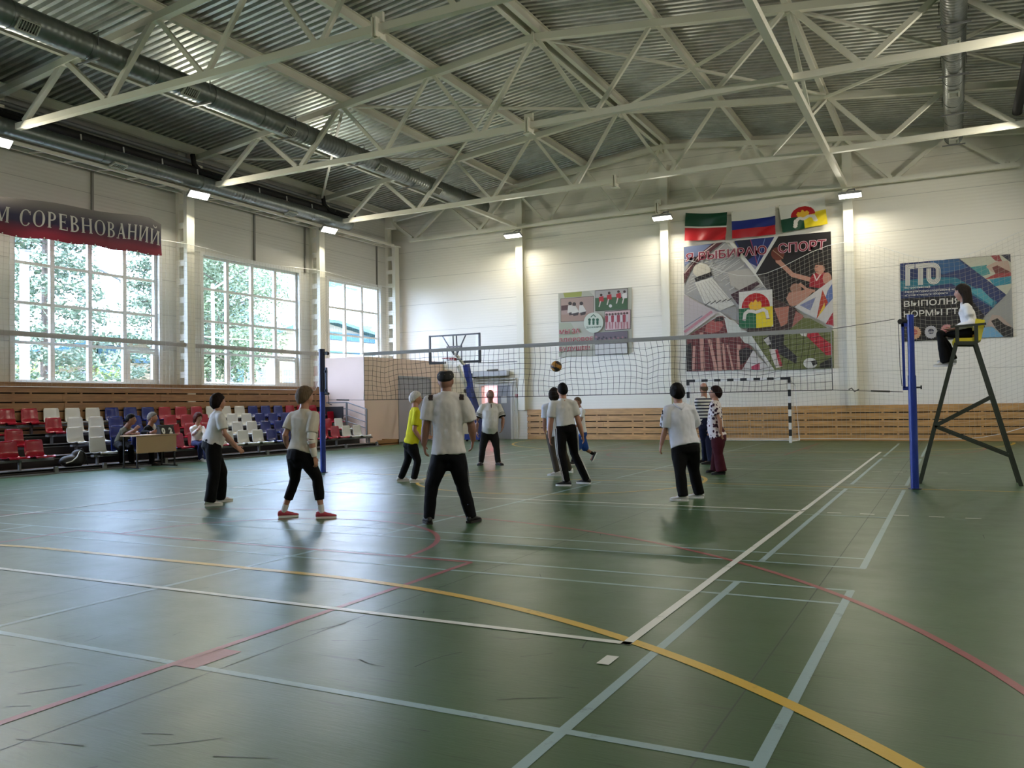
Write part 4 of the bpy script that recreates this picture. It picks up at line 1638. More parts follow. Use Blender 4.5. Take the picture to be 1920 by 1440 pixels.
# ---- the photo poster left of centre
p = Poster(Z7)
p.base([(375, 242), (1474, 148), (1478, 1128), (385, 1200)], cm(174, 174, 158))
p.poly([(450, 236), (728, 212), (722, 288), (470, 304)], cm(150, 156, 78))
p.poly([(840, 210), (925, 202), (925, 500), (905, 640), (910, 280)], cm(190, 188, 176))
p.poly([(390, 690), (560, 680), (700, 900), (390, 1190)], cm(160, 164, 142))
fr_ = cm(70, 62, 60)
p.poly([(408, 318), (908, 278), (908, 652), (412, 672)], fr_)
p.poly([(414, 324), (902, 285), (902, 645), (418, 665)], cm(164, 140, 130))
p.poly([(418, 560), (902, 530), (902, 645), (418, 665)], cm(158, 130, 116))
p.poly([(420, 425), (530, 415), (530, 490), (420, 500)], cm(80, 50, 50))
for x, y in ((552, 392), (614, 402), (722, 392)):
    p.poly([(x - 30, y + 30), (x + 20, y + 22), (x + 70, y + 110), (x + 50, y + 150), (x - 40, y + 140)], cm(200, 196, 188))
    p.disc((x, y), 27, cm(52, 40, 38))
    p.poly([(x - 20, y + 140), (x + 70, y + 120), (x + 60, y + 165), (x - 10, y + 180)], cm(60, 50, 50))
p.poly([(926, 198), (1418, 162), (1418, 482), (930, 508)], fr_)
p.poly([(932, 206), (1412, 170), (1412, 476), (934, 502)], cm(62, 92, 58))
p.poly([(932, 206), (1412, 170), (1412, 290), (932, 310)], cm(168, 164, 160))
for x, y in ((1020, 300), (1140, 270), (1280, 250), (1370, 250)):
    p.disc((x, y - 35), 20, cm(60, 40, 36))
    p.poly([(x - 35, y), (x + 32, y - 20), (x + 40, y + 60), (x - 30, y + 70)], cm(170, 44, 48) if x < 1350 else cm(210, 206, 200))
    p.line([(x - 10, y + 60), (x - 30, y + 140)], 18, cm(200, 190, 180))
p.disc((1160, 430), 24, cm(206, 206, 200))
p.poly([(1072, 512), (1464, 484), (1462, 776), (1078, 802)], fr_)
p.poly([(1080, 520), (1456, 492), (1454, 770), (1084, 794)], cm(206, 176, 176))
for k in range(8):
    x = 1105 + k * 44
    p.disc((x, 560 - k * 3), 18, cm(90, 70, 66))
    p.poly([(x - 22, 580 - k * 3), (x + 20, 578 - k * 3), (x + 18, 670), (x - 18, 675)], cm(200, 190, 190) if k % 2 else cm(150, 60, 70))
    p.line([(x, 670), (x + (6 if k % 2 else -6), 770)], 12, cm(150, 70, 80))
p.poly([(922, 832), (1422, 802), (1424, 1150), (932, 1168)], cm(70, 62, 64))
p.poly([(930, 838), (1416, 808), (1416, 985), (934, 1006)], cm(104, 92, 100))
for k in range(22):
    p.disc((950 + k * 22, 920 + (k * 37 % 60) - 25), 15, cm(52, 44, 52) if k % 3 else cm(150, 110, 116))
p.poly([(934, 1010), (1416, 990), (1418, 1142), (938, 1160)], cm(196, 194, 190))
p.disc((912, 682), 146, cm(196, 204, 188), 152, 40)
dg_ = cm(30, 84, 60)
for x in (852, 912, 972):
    p.disc((x, 638), 22, dg_)
    p.poly([(x - 18, 660), (x + 18, 660), (x + 14, 715), (x - 14, 715)], dg_)
p.line([(872, 600), (912, 562), (944, 596)], 12, dg_)
p.text('Дрожжаное', [(798, 738), (1030, 722), (1030, 762), (798, 776)], dg_, .01)
rd, ro = cm(150, 48, 60), cm(216, 190, 186)
p.text('МЫ ЗА', [(402, 786), (705, 766), (708, 840), (402, 856)], rd, .018, ro, .025)
p.text('ЗДОРОВОЕ', [(402, 915), (905, 890), (905, 960), (402, 990)], rd, .018, ro, .025)
p.text('БУДУЩЕЕ!', [(405, 1048), (858, 1028), (860, 1096), (405, 1126)], rd, .018, ro, .025)
p.done('photo_poster', 'pale poster with four photos and red lettering behind the net', 'poster')

# ---- banner over the first window, in serif capitals


def serif(ch):
    """polygons of a serif capital, height 1; returns (polygons, width)"""
    T, t, s = .155, .06, .055
    P = []

    def rect(x0, y0, x1, y1): P.append([(x0, y0), (x1, y0), (x1, y1), (x0, y1)])

    def stem(x, w=T):
        rect(x, 0, x + w, 1)
        rect(x - s, 0, x + w + s, .045)
        rect(x - s, .955, x + w + s, 1)

    def diag(x0, y0, x1, y1, w): P.append([(x0 - w / 2, y0), (x0 + w / 2, y0), (x1 + w / 2, y1), (x1 - w / 2, y1)])

    def bowl(cx, cy, rx, ry, a0, a1, wt, wn, n=14):
        for i in range(n):
            q = []
            for a, k in ((a0 + (a1 - a0) * i / n, 0), (a0 + (a1 - a0) * (i + 1) / n, 0), (a0 + (a1 - a0) * (i + 1) / n, 1), (a0 + (a1 - a0) * i / n, 1)):
                w = wn + (wt - wn) * abs(math.cos(a)) ** 1.3
                q.append((cx + (rx - k * w) * math.cos(a), cy + (ry - k * (wn + .01)) * math.sin(a)))
            P.append(q)
    if ch == 'А':
        diag(.12, 0, .43, 1, t), diag(.68, 0, .40, 1, T + .02), rect(.2, .3, .6, .36)
        rect(.0, 0, .24, .045), rect(.54, 0, .86, .045)
        return P, .84
    if ch == 'М':
        rect(.12, 0, .12 + t, 1), rect(.0, 0, .26, .045), rect(.0, .955, .22, 1)
        diag(.19, 1, .5, .04, T), diag(.8, 1, .5, .04, t)
        stem(.8)
        return P, 1.06
    if ch == 'С':
        bowl(.42, .5, .4, .52, .65, 2 * pi - .65, T + .02, t - .01)
        rect(.70, .68, .745, .92)
        return P, .8
    if ch == 'О':
        bowl(.44, .5, .42, .52, 0, 2 * pi, T + .02, t - .01, 26)
        return P, .9
    if ch == 'Р':
        stem(.08), bowl(.26, .73, .36, .27, -pi / 2, pi / 2, T, t), rect(.2, .94, .28, 1), rect(.2, .46, .28, .52)
        return P, .68
    if ch == 'Е':
        stem(.08), rect(.2, .94, .58, 1), rect(.2, .49, .48, .55), rect(.2, 0, .62, .06), rect(.545, .8, .59, 1), rect(.575, 0, .625, .22), rect(.45, .42, .49, .62)
        return P, .7
    if ch == 'В':
        stem(.08), bowl(.26, .755, .31, .245, -pi / 2, pi / 2, T, t), bowl(.26, .275, .38, .275, -pi / 2, pi / 2, T, t)
        rect(.2, .94, .28, 1), rect(.2, .49, .28, .55), rect(.2, 0, .28, .06)
        return P, .7
    if ch == 'Н':
        stem(.08), stem(.64), rect(.2, .48, .66, .54)
        return P, .9
    if ch in 'ИЙ':
        stem(.08), stem(.66), diag(.22, .06, .68, .94, t + .02)
        if ch == 'Й':
            bowl(.44, 1.28, .17, .17, pi, 2 * pi, .07, .06, 8)
        return P, .92
    return P, .42


BXP = -8.70
by0, by1 = 6.6, 12.08


def ban(y, v):
    """point on the banner, v=0 top, 1 bottom"""
    k = (y - by0) / (by1 - by0)
    top = 6.20 + .30 * min(1, k * 1.15) + .025 * math.sin(y * 2.3) - .10 * max(0, k - .93) / .07
    bot = 5.36 + .20 * k + .02 * math.sin(y * 5.2)
    return V((BXP + .05 * math.sin(y * 1.9 + v * 2.2) * (.3 + v * .7) - .05 * v, y + .05 * v * k, top + (bot - top) * v))


m = mat('banner print', rgb(60, 40, 70), .55)
n = m.node_tree
uvn = n.nodes.new('ShaderNodeAttribute')
uvn.attribute_name = 'down'
cr2 = n.nodes.new('ShaderNodeValToRGB')
e = cr2.color_ramp.elements
e[0].position, e[0].color = 0.0, rgb(128, 122, 118)
e[1].position, e[1].color = 1.0, rgb(136, 24, 52)
for pos, c in ((.2, rgb(100, 94, 98)), (.42, rgb(48, 42, 78)), (.56, rgb(44, 34, 72)), (.72, rgb(112, 28, 58)), (.86, rgb(140, 26, 54))):
    k = e.new(pos)
    k.color = c
n.links.new(uvn.outputs['Fac'], cr2.inputs['Fac'])
n.links.new(cr2.outputs['Color'], n.nodes['Principled BSDF'].inputs['Base Color'])
t = thing('banner', 'long dark red and navy banner with pale lettering over the first window', 'banner', (BXP, (by0 + by1) / 2, 5.9))
b = MB()
nu, nv = 80, 12
b.grid(lambda u, v: ban(by0 + (by1 - by0) * u, v), nu, nv, m=m)
me = mesh_from('cloth', b, None, 60, fixn=False)
at_ = me.attributes.new('down', 'FLOAT', 'POINT')
at_.data.foreach_set('value', [j / nv for j in range(nv + 1) for i in range(nu + 1)])
put('cloth', me, t)
L = MB()
word = 'АМ СОРЕВНОВАНИЙ'
tot = sum(serif(c)[1] + .1 for c in word)
yA, yB_ = float(onX(-40, 395, BXP)[1]), float(onX(303, 440, BXP)[1])
sc_ = (yB_ - yA) / tot
cx = 0.0
M_let = cm(206, 202, 196)
for c in word:
    P, w = serif(c)
    for q in P:
        vs = []
        for x, z in q:
            y = yA + (cx + x) * sc_
            p3 = ban(y, .68 - z * .42)
            vs.append((p3.x + .012, p3.y, p3.z))
        L.add(vs, [(0, 1, 2, 3)], M_let)
    cx += w + .1
obj('lettering', L, None, t, fixn=False)
for k in range(17):
    p3 = ban(by0 + .1 + k * .33, .975)
    obj('eyelet', MB().tube([(p3.x + .004, p3.y, p3.z), (p3.x + .012, p3.y, p3.z)], .016, 8), M_white, t)

# ================================================================== OUTDOORS BEYOND THE WINDOWS
M_grass = mat('grass', rgb(78, 90, 50), .9, var=.3, vscale=.6)
struct('ground_outside', MB().box2((-90, -40, -.5), (XL - .3, 90, -.3)), M_grass)


def siding(name, col, step=.24):
    m = mat(name, col, .7)
    n = m.node_tree
    tc = n.nodes.new('ShaderNodeTexCoord')
    w = n.nodes.new('ShaderNodeTexWave')
    w.bands_direction = 'Z'
    w.inputs['Scale'].default_value = .314 / step
    r = n.nodes.new('ShaderNodeValToRGB')
    r.color_ramp.elements[0].color = tuple(c * .6 for c in col[:3]) + (1,)
    r.color_ramp.elements[0].position = .05
    r.color_ramp.elements[1].color = col
    r.color_ramp.elements[1].position = .4
    n.links.new(tc.outputs['Object'], w.inputs['Vector'])
    n.links.new(w.outputs['Fac'], r.inputs['Fac'])
    n.links.new(r.outputs['Color'], n.nodes['Principled BSDF'].inputs['Base Color'])
    return m


S_yel, S_teal = siding('yellow log siding', rgb(120, 102, 70)), siding('teal siding', rgb(24, 76, 90), .34)
S_cream = mat('cream facade', rgb(130, 122, 104), .7)
M_teal = mat('teal trim', rgb(22, 72, 84), .6)
M_dglass = mat('dark far glass', rgb(40, 46, 50), .15)
HX = -26.0


def house(lab, pts, wallm, items, roofm=M_teal, depth=5.0):
    """facade outline given where its corners are seen on the plane x = HX, built as a deep block"""
    P = [onX(px, py, HX) for px, py in pts]
    y0, y1 = min(p[1] for p in P), max(p[1] for p in P)
    t = thing('house', lab, 'house', (HX - depth / 2, (y0 + y1) / 2, -.3))
    poly = [(y1, -.3), (y0, -.3)] + [(p[1], p[2]) for p in reversed(P)]
    obj('wall', MB().loft([[(HX, y, z) for y, z in poly], [(HX - depth, y, z) for y, z in poly]]), wallm, t)
    r = MB()
    for a, b in zip(P[:-1], P[1:]):
        if abs(a[1] - b[1]) < .6:
            continue
        r.bar((HX - depth / 2 + .2, a[1], a[2] + .1), (HX - depth / 2 + .2, b[1], b[2] + .1), depth + 1.2, .2, up=(0, 0, 1))
    obj('roof', r, roofm, t)
    for kind, x0, y0_, x1, y1_ in items:
        a, b = onX(x0, y0_, HX), onX(x1, y1_, HX)
        if kind == 'window':
            w = MB()
            zz0, zz1 = min(a[2], b[2]), max(a[2], b[2])
            w.box2((HX - .02, a[1], zz0), (HX + .08, b[1], zz1))
            wo_ = obj('window', w, M_frame, t)
            g = MB()
            nn = max(1, round((b[1] - a[1]) / .9))
            for i in range(nn):
                for j in range(2):
                    u0, u1 = a[1] + (b[1] - a[1]) * (i + .08) / nn, a[1] + (b[1] - a[1]) * (i + .92) / nn
                    v0, v1 = zz0 + (zz1 - zz0) * (j + .08) / 2, zz0 + (zz1 - zz0) * (j + .92) / 2
                    g.box2((HX + .06, u0, v0), (HX + .1, u1, v1))
            obj('pane', g, M_dglass, wo_)
        else:
            mm = {'teal': S_teal, 'cream': S_cream, 'tealdoor': M_teal}[kind]
            obj('door' if kind == 'tealdoor' else 'panel', MB().box2((HX - .02, a[1], min(a[2], b[2])), (HX + .12, b[1], max(a[2], b[2]))), mm, t)
    return t


house('yellow wooden house with teal porch seen through the first window', [(315, 652), (235, 634), (160, 640), (90, 662)], S_yel,
      [('teal', 181, 646, 233, 702), ('window', 176, 704, 240, 722), ('window', 150, 692, 166, 718), ('teal', 248, 660, 292, 682)])
house('yellow house with teal door and windows seen through the second window', [(572, 604), (478, 634), (478, 655), (372, 668)], S_yel,
      [('window', 428, 690, 438, 722), ('tealdoor', 443, 688, 455, 730), ('window', 462, 690, 473, 722), ('window', 480, 690, 498, 722), ('window', 528, 692, 552, 722)])
house('teal and cream building seen through the narrow window', [(720, 640), (690, 630), (616, 607), (580, 604)], S_cream,
      [('teal', 580, 618, 720, 646), ('teal', 580, 655, 720, 668)])


def tree(name, lab, base, h, cw, kind, seed, col, z0=.5, n=2200, s=.34):
    rnd = random.Random(seed)
    t = thing(name, lab, 'tree', base, 'trees outside the windows')
    B = V(base)
    tr = MB()
    tr.tube([B + V((0, 0, 0)), B + V((.05, .03, h * .5)), B + V((0, 0, h * .97))], [h * .016, h * .011, .02], 9)
    for k in range(16):
        a, z = rnd.random() * 6.28, z0 + (h - z0) * (k + .5) / 17
        L = cw * (1 - z / h) * .75 + .25 if kind == 'spruce' else cw * .65
        up = -.12 * L if kind == 'spruce' else .5 * L
        tr.tube([B + V((0, 0, z)), B + V((L * math.cos(a), L * math.sin(a), z + up))], [.035, .012], 5)
    obj('trunk', tr, mat('bark', rgb(96, 84, 74), .9), t)
    f = MB()
    for k in range(n):
        a = rnd.random() * 2 * pi
        if kind == 'spruce':
            lev = rnd.randint(0, 15)
            z = z0 + (h - z0) * (lev + rnd.random() * .42) / 16
            L = cw * (1 - z / h) + .2
            a = round(a * 11 / 6.28 + lev * .37) * 6.28 / 11 + rnd.gauss(0, .10) + lev * 2.1
            r = L * (.15 + .85 * rnd.random() ** .6)
            c = B + V((r * math.cos(a), r * math.sin(a), z - .16 * r + rnd.gauss(0, .10)))
        else:
            lump = rnd.randint(0, 10)
            rr = random.Random(seed * 31 + lump)
            lc_ = V((rr.uniform(-.6, .6) * cw, rr.uniform(-.6, .6) * cw, z0 + (h - z0) * rr.uniform(.1, .92)))
            d = V((rnd.gauss(0, 1), rnd.gauss(0, 1), rnd.gauss(0, .7)))
            c = B + lc_ + d.normalized() * cw * .42 * rnd.random() ** .5
        u = V((rnd.gauss(0, 1), rnd.gauss(0, 1), rnd.gauss(0, .5))).normalized()
        w = V((rnd.gauss(0, 1), rnd.gauss(0, 1), rnd.gauss(0, 1)))
        w = (w - u * w.dot(u)).normalized()
        l, q = s * rnd.uniform(.6, 1.3), s * rnd.uniform(.3, .55)
        f.add([c - u * l * .5, c + w * q * .5, c + u * l * .5, c - w * q * .5], [(0, 1, 2, 3)])
    obj('foliage', f, mat('foliage %d' % seed, col, .8, var=.35, vscale=1.2), t, fixn=False)
    return t


def gnd(px, X): return (X, float(onX(px, 700, X)[1]), -.3)


tree('spruce', 'tall spruce filling the left half of the first window', gnd(85, -16.5), 13.5, 3.0, 'spruce', 11, rgb(116, 130, 110), 1.2, 24000, .21)
tree('spruce', 'spruce at the right edge of the first window', gnd(288, -20), 13, 2.4, 'spruce', 12, rgb(114, 128, 108), 1.0, 15000, .21)
tree('leafy_tree', 'leafy tree filling the second window', gnd(425, -17), 10.5, 3.4, 'leafy', 13, rgb(120, 134, 104), 3.0, 20000, .19)
tree('leafy_tree', 'dense leafy tree behind the spruce, left part of the second window', gnd(392, -21), 12.0, 3.0, 'leafy', 14, rgb(116, 130, 106), 3.5, 13000, .21)
tree('bush', 'bright green bush in front of the yellow house', gnd(128, -19), 3.2, 1.7, 'leafy', 15, rgb(138, 154, 80), .6, 4000, .16)
px_ = gnd(46.5, -12.0)
t = thing('utility_pole', 'white concrete pole outside the first window', 'pole', px_)
obj('shaft', MB().tube([V(px_), V(px_) + V((0, 0, 6.0))], [.13, .115], 12), mat('white concrete', rgb(206, 204, 196), .7), t, 40)
obj('cap', MB().tube([V(px_) + V((0, 0, 6.0)), V(px_) + V((0, 0, 6.06))], .13, 12), M_grey, t)
px_ = gnd(400, -14.0)
t = thing('utility_pole', 'white pole with crossbars outside the second window', 'pole', px_)
obj('shaft', MB().tube([V(px_), V(px_) + V((0, 0, 6.3))], .06, 10), mat('white concrete', rgb(206, 204, 196), .7), t, 40)
for z, l in ((4.3, 3.4), (2.6, 3.4)):
    obj('crossbar', MB().bar(V(px_) + V((0, -.8, z)), V(px_) + V((0, l, z)), .035, .035), M_white, t)
obj('arm', MB().bar(V(px_) + V((0, 0, 6.1)), V(px_) + V((0, 1.0, 6.7)), .05, .05), M_white, t)
px_ = gnd(235, -21.0)
t = thing('street_lamp', 'tall street lamp with bent arm outside the first window', 'lamp', px_)
obj('pole', MB().tube([V(px_), V(px_) + V((0, 0, 6.6)), V(px_) + V((0, -.25, 7.2)), V(px_) + V((0, -1.9, 7.75))], .05, 8), M_grey, t, 40)
obj('lamp_head', MB().tube([V(px_) + V((0, -1.8, 7.72)), V(px_) + V((0, -2.5, 7.92))], [.07, .04], 8), M_grey, t, 40)

# ================================================================== STAND WITH SEATS
ROWX = [-6.7, -7.42, -8.14, -8.86]        # back edge of each row of seats
PANZ = [.37, .595, .82, 1.045]
SY0, SY1 = 1.5, 18.55
M_tread = mat('brown plywood tread', rgb(74, 62, 54), .6, var=.2, vscale=2)
M_riser = mat('dark stand riser', rgb(44, 40, 40), .7)
M_srail = mat('grey stand steel', rgb(118, 120, 122), .5, .3)
t = thing('seating_stand', 'tiered grey steel stand under the rows of plastic seats', 'stand', (-7.8, (SY0 + SY1) / 2, 0))
for r in range(4):
    z = PANZ[r] - .27
    xf = ROWX[r] + .48
    xb = (ROWX[r + 1] + .48) if r < 3 else -8.90
    obj('tread', MB().box2((xb, SY0, z - .04), (xf, SY1, z)), M_tread, t)
    obj('riser', MB().box2((xf - .06, SY0, z - .23 if r else .0), (xf - .04, SY1, z - .04)), M_riser, t)
    segs = [(SY0, 7.36), (8.3, SY1)] if r < 2 else ([(SY0, 7.3), (8.2, SY1)] if r == 2 else [(SY0, SY1)])
    for a, b in segs:
        obj('seat_rail', MB().box2((ROWX[r] + .14, a, PANZ[r] - .1), (ROWX[r] + .24, b, PANZ[r] - .05)), M_srail, t)
        y = a + .12
        while y < b:
            obj('bracket', MB().box2((ROWX[r] + .16, y - .02, z), (ROWX[r] + .22, y + .02, PANZ[r] - .1)).box2((ROWX[r] + .06, y - .03, PANZ[r] - .1), (ROWX[r] + .32, y + .03, PANZ[r] - .07)), M_srail, t)
            y += 1.67
    # edge rail
    obj('edge_rail', MB().box2((xf - .04, SY0, z - .06), (xf, SY1, z + .01)), M_srail, t)
y = 7.15
for y in (3.8, 5.5, 7.2, 8.35, 10.0, 11.7, 13.4, 15.1, 16.8, 18.4):
    obj('front_leg', MB().box2((ROWX[0] + .5, y - .04, 0), (ROWX[0] + .56, y + .04, PANZ[0] - .22)), M_srail, t)
obj('base_rail', MB().box2((ROWX[0] + .56, SY0, 0), (ROWX[0] + .6, SY1, .03)), M_srail, t)
obj('base_skirt', MB().box2((ROWX[0] + .47, SY0, 0), (ROWX[0] + .49, SY1, .07)), M_riser, t)

SC = {'R': ('red', mat('red seat plastic', rgb(158, 24, 46), .18)), 'W': ('white', mat('white seat plastic', rgb(206, 206, 200), .2)), 'B': ('blue', mat('blue seat plastic', rgb(24, 44, 120), .18))}
prof = [(.43, -.03), (.44, .0), (.40, .005), (.30, -.015), (.16, -.02), (.07, -.005), (.03, .04), (.015, .12), (.005, .22), (-.005, .30), (-.012, .335), (-.02, .34)]


def seat_mesh():
    b = MB()
    rings = []
    for i, (x, z) in enumerate(prof):
        k = i / (len(prof) - 1)
        w = .215 if i < 6 else .215 - .03 * (k - .5) * 2
        if i == len(prof) - 2:
            w *= .93
        if i == len(prof) - 1:
            w *= .8
        if i == 0:
            w *= .95
        j = min(i + 1, len(prof) - 1)
        h = max(i - 1, 0)
        tx, tz = prof[j][0] - prof[h][0], prof[j][1] - prof[h][1]
        l = math.hypot(tx, tz)
        nx, nz = tz / l, -tx / l              # outward of the sitting side
        if i < 6:
            pass
        us = (-1, -.9, -.6, 0, .6, .9, 1)
        rim = .022 if 1 < i < len(prof) - 1 else .0
        front = [(x + nx * rim * abs(u) ** 6, w * u, z + nz * rim * abs(u) ** 6) for u in us]
        back = [(x + nx * rim * abs(u) ** 6 - nx * .014, w * u, z + nz * rim * abs(u) ** 6 - nz * .014) for u in reversed(us)]
        rings.append(front + back)
    b.loft(rings)
    return b


def make_seat(c):
    cname, m = SC[c]
    t = thing('stadium_seat', 'seat', 'seat', (0, 0, 0), '%s seats of the stand' % cname)
    obj('shell', seat_mesh(), m, t, 50)
    s = MB().box((.2, 0, -.035), (.12, .16, .03)).box((.2, 0, -.055), (.06, .3, .012))
    obj('mount', s, M_dark, t)
    return t


protos = {}
ROWS = [('front', 8.34, 'WBBBRRRWWWBBBRRRWW'), ('second', 8.30, 'WWBBBRRRWWWBBBRRRW'), ('third', 8.27, 'RWWBBBRRRWWWBBBRRRR'), ('top', 7.60, 'RRWWWBBBRRRWWWBBBRRR')]
LEFT = [('front', (6.28, 6.84), 'RR'), ('second', (6.3, 6.87), 'RR'), ('third', (6.2, 6.76), 'RR')]
ORD = ['first', 'second', 'third', 'fourth', 'fifth', 'sixth', 'seventh', 'eighth', 'ninth', 'tenth', 'eleventh', 'twelfth', 'thirteenth', 'fourteenth',
       'fifteenth', 'sixteenth', 'seventeenth', 'eighteenth', 'nineteenth', 'twentieth']
for r in range(4):
    name, y0, s = ROWS[r]
    items = []
    if r < 3:
        for k, y in enumerate(LEFT[r][1]):
            items.append((y, LEFT[r][2][k], '%s plastic seat left of the stair gap, %s row, %s the gap' % (SC['R'][0], name, 'beside' if k else 'one seat from')))
    pit = .557
    for k, c in enumerate(s):
        if r == 3:
            lab = '%s plastic seat in the %s row, %s from the left end' % (SC[c][0], name, ORD[k])
        else:
            lab = '%s plastic seat, %s row, %s one right of the stair gap' % (SC[c][0], name, ORD[k])
        items.append((y0 + k * pit, c, lab))
    for y, c, lab in items:
        loc = (ROWX[r], y + .21, PANZ[r])
        if c not in protos:
            protos[c] = make_seat(c)
            protos[c].location = V(loc)
            protos[c]['label'] = lab
        else:
            dup(protos[c], loc, lab)

# ---- rail at the end of the stand, black case, low frame
t = thing('hand_rail', 'grey tube railing at the far end of the seats', 'railing', (-7.5, 18.72, 0))
RYD = 18.72
pA, pB, pC = onY(612, 755, RYD), onY(650, 754, RYD), onY(687, 767, RYD)
zA, zB = .9, .12
for p, zb in ((pB, .62), (pC, .1)):
    obj('post', MB().box2((p[0] - .025, RYD - .025, zb), (p[0] + .025, RYD + .025, p[2])), M_srail, t)
for d in (0, .22, .44, .64):
    obj('rail', MB().tube([(pA[0], RYD, pA[2] - d), (pB[0], RYD, pB[2] - d), (pC[0], RYD, pC[2] - d)], .014 if d else .02, 8), M_srail, t, 50)
o = obj('black_case', MB().box2((-8.9, 18.64, .95), (-7.75, 18.69, 1.32)).box2((-8.85, 18.6, .9), (-7.8, 18.72, .95)), M_dark)
o = rebase(o, (-8.3, 18.66, .9))
tag(o, 'black case standing behind the last seats by the railing', 'case')
fr = MB()
a, b_ = onZ(690, 829, .0), onZ(726, 828, .0)
fr.box2((-7.02, 18.7, .03), (-6.35, 19.9, .06)).box2((-6.4, 18.7, 0), (-6.35, 19.9, .18)).box2((-7.02, 19.85, 0), (-6.35, 19.9, .18))
o = rebase(obj('low_frame', fr, mat('oiled beech', rgb(150, 110, 66), .5)), (-6.7, 19.3, 0))
tag(o, 'low wooden frame on the floor at the right end of the stand', 'frame')

# ---- desk with score board, bag on the step
DXF, DXB = -5.52, -6.02
dy0, dy1 = float(onX(257, 878, DXF)[1]), float(onX(331, 873, DXF)[1])
t = thing('desk', 'beige judges desk in front of the stand', 'desk', ((DXF + DXB) / 2, (dy0 + dy1) / 2, 0))
M_desk = mat('beige laminate', rgb(176, 146, 112), .45)
DH = .74
obj('tabletop', MB().box2((DXB, dy0 - .04, DH - .025), (DXF + .03, dy1 + .04, DH)), M_desk, t)
obj('front_panel', MB().box2((DXF - .02, dy0 + .0, DH - .40), (DXF, dy1 - .0, DH - .03)), M_desk, t)
for y in (dy0 + .03, dy1 - .03):
    obj('leg', MB().bar((DXF - .03, y, 0), (DXF - .03, y, DH - .03), .03, .03).bar((DXB + .04, y, 0), (DXB + .04, y, DH - .03), .03, .03).bar((DXB, y, .012), (DXF + .05, y, .012), .03, .024), M_dark, t)
t = thing('score_board', 'black flip score board on the desk showing 0 and 2', 'score board', (-5.72, dy1 - .3, DH))
sx, sy = -5.66, dy1 - .17
obj('frame', MB().loft([[(sx + .07, sy - .2, DH), (sx + .07, sy + .2, DH), (sx - .09, sy + .2, DH), (sx - .09, sy - .2, DH)], [(sx, sy - .2, DH + .2), (sx, sy + .2, DH + .2), (sx - .03, sy + .2, DH + .2), (sx - .03, sy - .2, DH + .2)]]), M_dark, t)
for ch, yo in (('0', -.16), ('2', .04)):
    vs, fs_ = text_polys(ch, .17, .01)
    obj('digit', MB().add([(sx + .078 - (y + .02) * .35, sy + yo + x, DH + .02 + y) for x, y, z in vs], fs_), M_white, t, fixn=False)
obj('hinge', MB().tube([(sx - .015, sy - .24, DH + .2), (sx - .015, sy + .24, DH + .2)], .012, 6), M_cable, t)

bg_ = MB()
bx_, byy, bz_ = -6.5, 7.83, PANZ[0] - .27
bg_.ball((bx_, byy - .08, bz_ + .12), (.15, .24, .13), 16, 10)
bg_.ball((bx_ - .02, byy + .12, bz_ + .17), (.14, .18, .19), 16, 10)
bg_.ball((bx_ - .02, byy + .02, bz_ + .1), (.15, .26, .11), 16, 10)
t = thing('backpack', 'black backpack lying on the step in the stair gap', 'backpack', (bx_, byy, bz_))
me = remesh(bg_, .02, 3)
me.transform(Matrix.Translation((0, 0, 0)))
me.materials.append(mat('black nylon', rgb(14, 14, 17), .55))
put('body', me, t)
obj('piping', MB().tube([(bx_ + .13, byy - .26, bz_ + .09), (bx_ + .155, byy - .14, bz_ + .12), (bx_ + .15, byy - .02, bz_ + .2), (bx_ + .08, byy + .1, bz_ + .33)], .012, 6), M_white, t, 60)
obj('strap', MB().tube([(bx_ + .02, byy + .12, bz_ + .34), (bx_ + .04, byy + .18, bz_ + .38), (bx_ + .1, byy + .24, bz_ + .2), (bx_ + .12, byy + .26, bz_ + .02)], .014, 6), M_dark, t, 60)

# ================================================================== PEOPLE
from mathutils import noise as mnoise
FWH = np.array([-math.sin(YAW), math.cos(YAW), 0.0])
SKIN = mat('skin', rgb(172, 124, 100), .5, var=.06, vscale=9)
SKIN_T = mat('tanned skin', rgb(142, 102, 84), .5, var=.06, vscale=9)
LIPS = mat('lips', rgb(150, 82, 76), .5)
EYE_W, EYE_D = mat('eye white', rgb(176, 168, 160), .3), mat('dark iris', rgb(30, 24, 22), .3)


def cloth(name, col, rough=.8, var=.05):
    return mat(name, col, rough, var=var, vscale=14, bump=.12, bscale=60, spec=.15)


BLACK = cloth('black track cloth', rgb(9, 9, 11), .8)
NAVYC = cloth('navy cloth', rgb(24, 28, 48))
WHITE_T = cloth('white cotton', rgb(214, 212, 208))


def vn(v): return V((float(v[0]), float(v[1]), float(v[2])))


class Fig:
    def __init__(self, base, plane=None, H=None, top=None):
        """base: pixel of the ground point under the body, or a world point"""
        if len(base) == 2:
            self.B = vn(onZ(base[0], base[1]))
        else:
            self.B = V(base)
        self.plane = plane
        d = np.array(self.B) - CAM
        self.D = float(d @ FWH)
        a = V((d[0], d[1], 0)).normalized()
        self.a, self.r = a, V((a.y, -a.x, 0))
        self.H = H if H else self.at(*top).z
        self.s = self.H / 1.72

    def at(self, px, py, d=0.0):
        q = ray(px, py)
        if self.plane is not None:
            return vn(onY(px, py, self.plane - d))
        return vn(CAM + q * ((self.D - d) / float(q @ FWH)))

    def dof(self, P): return self.D - float((np.array(P) - CAM) @ FWH)

    def face(self, deg):
        t = math.radians(deg)
        return (self.a * math.cos(t) + self.r * math.sin(t)).normalized()


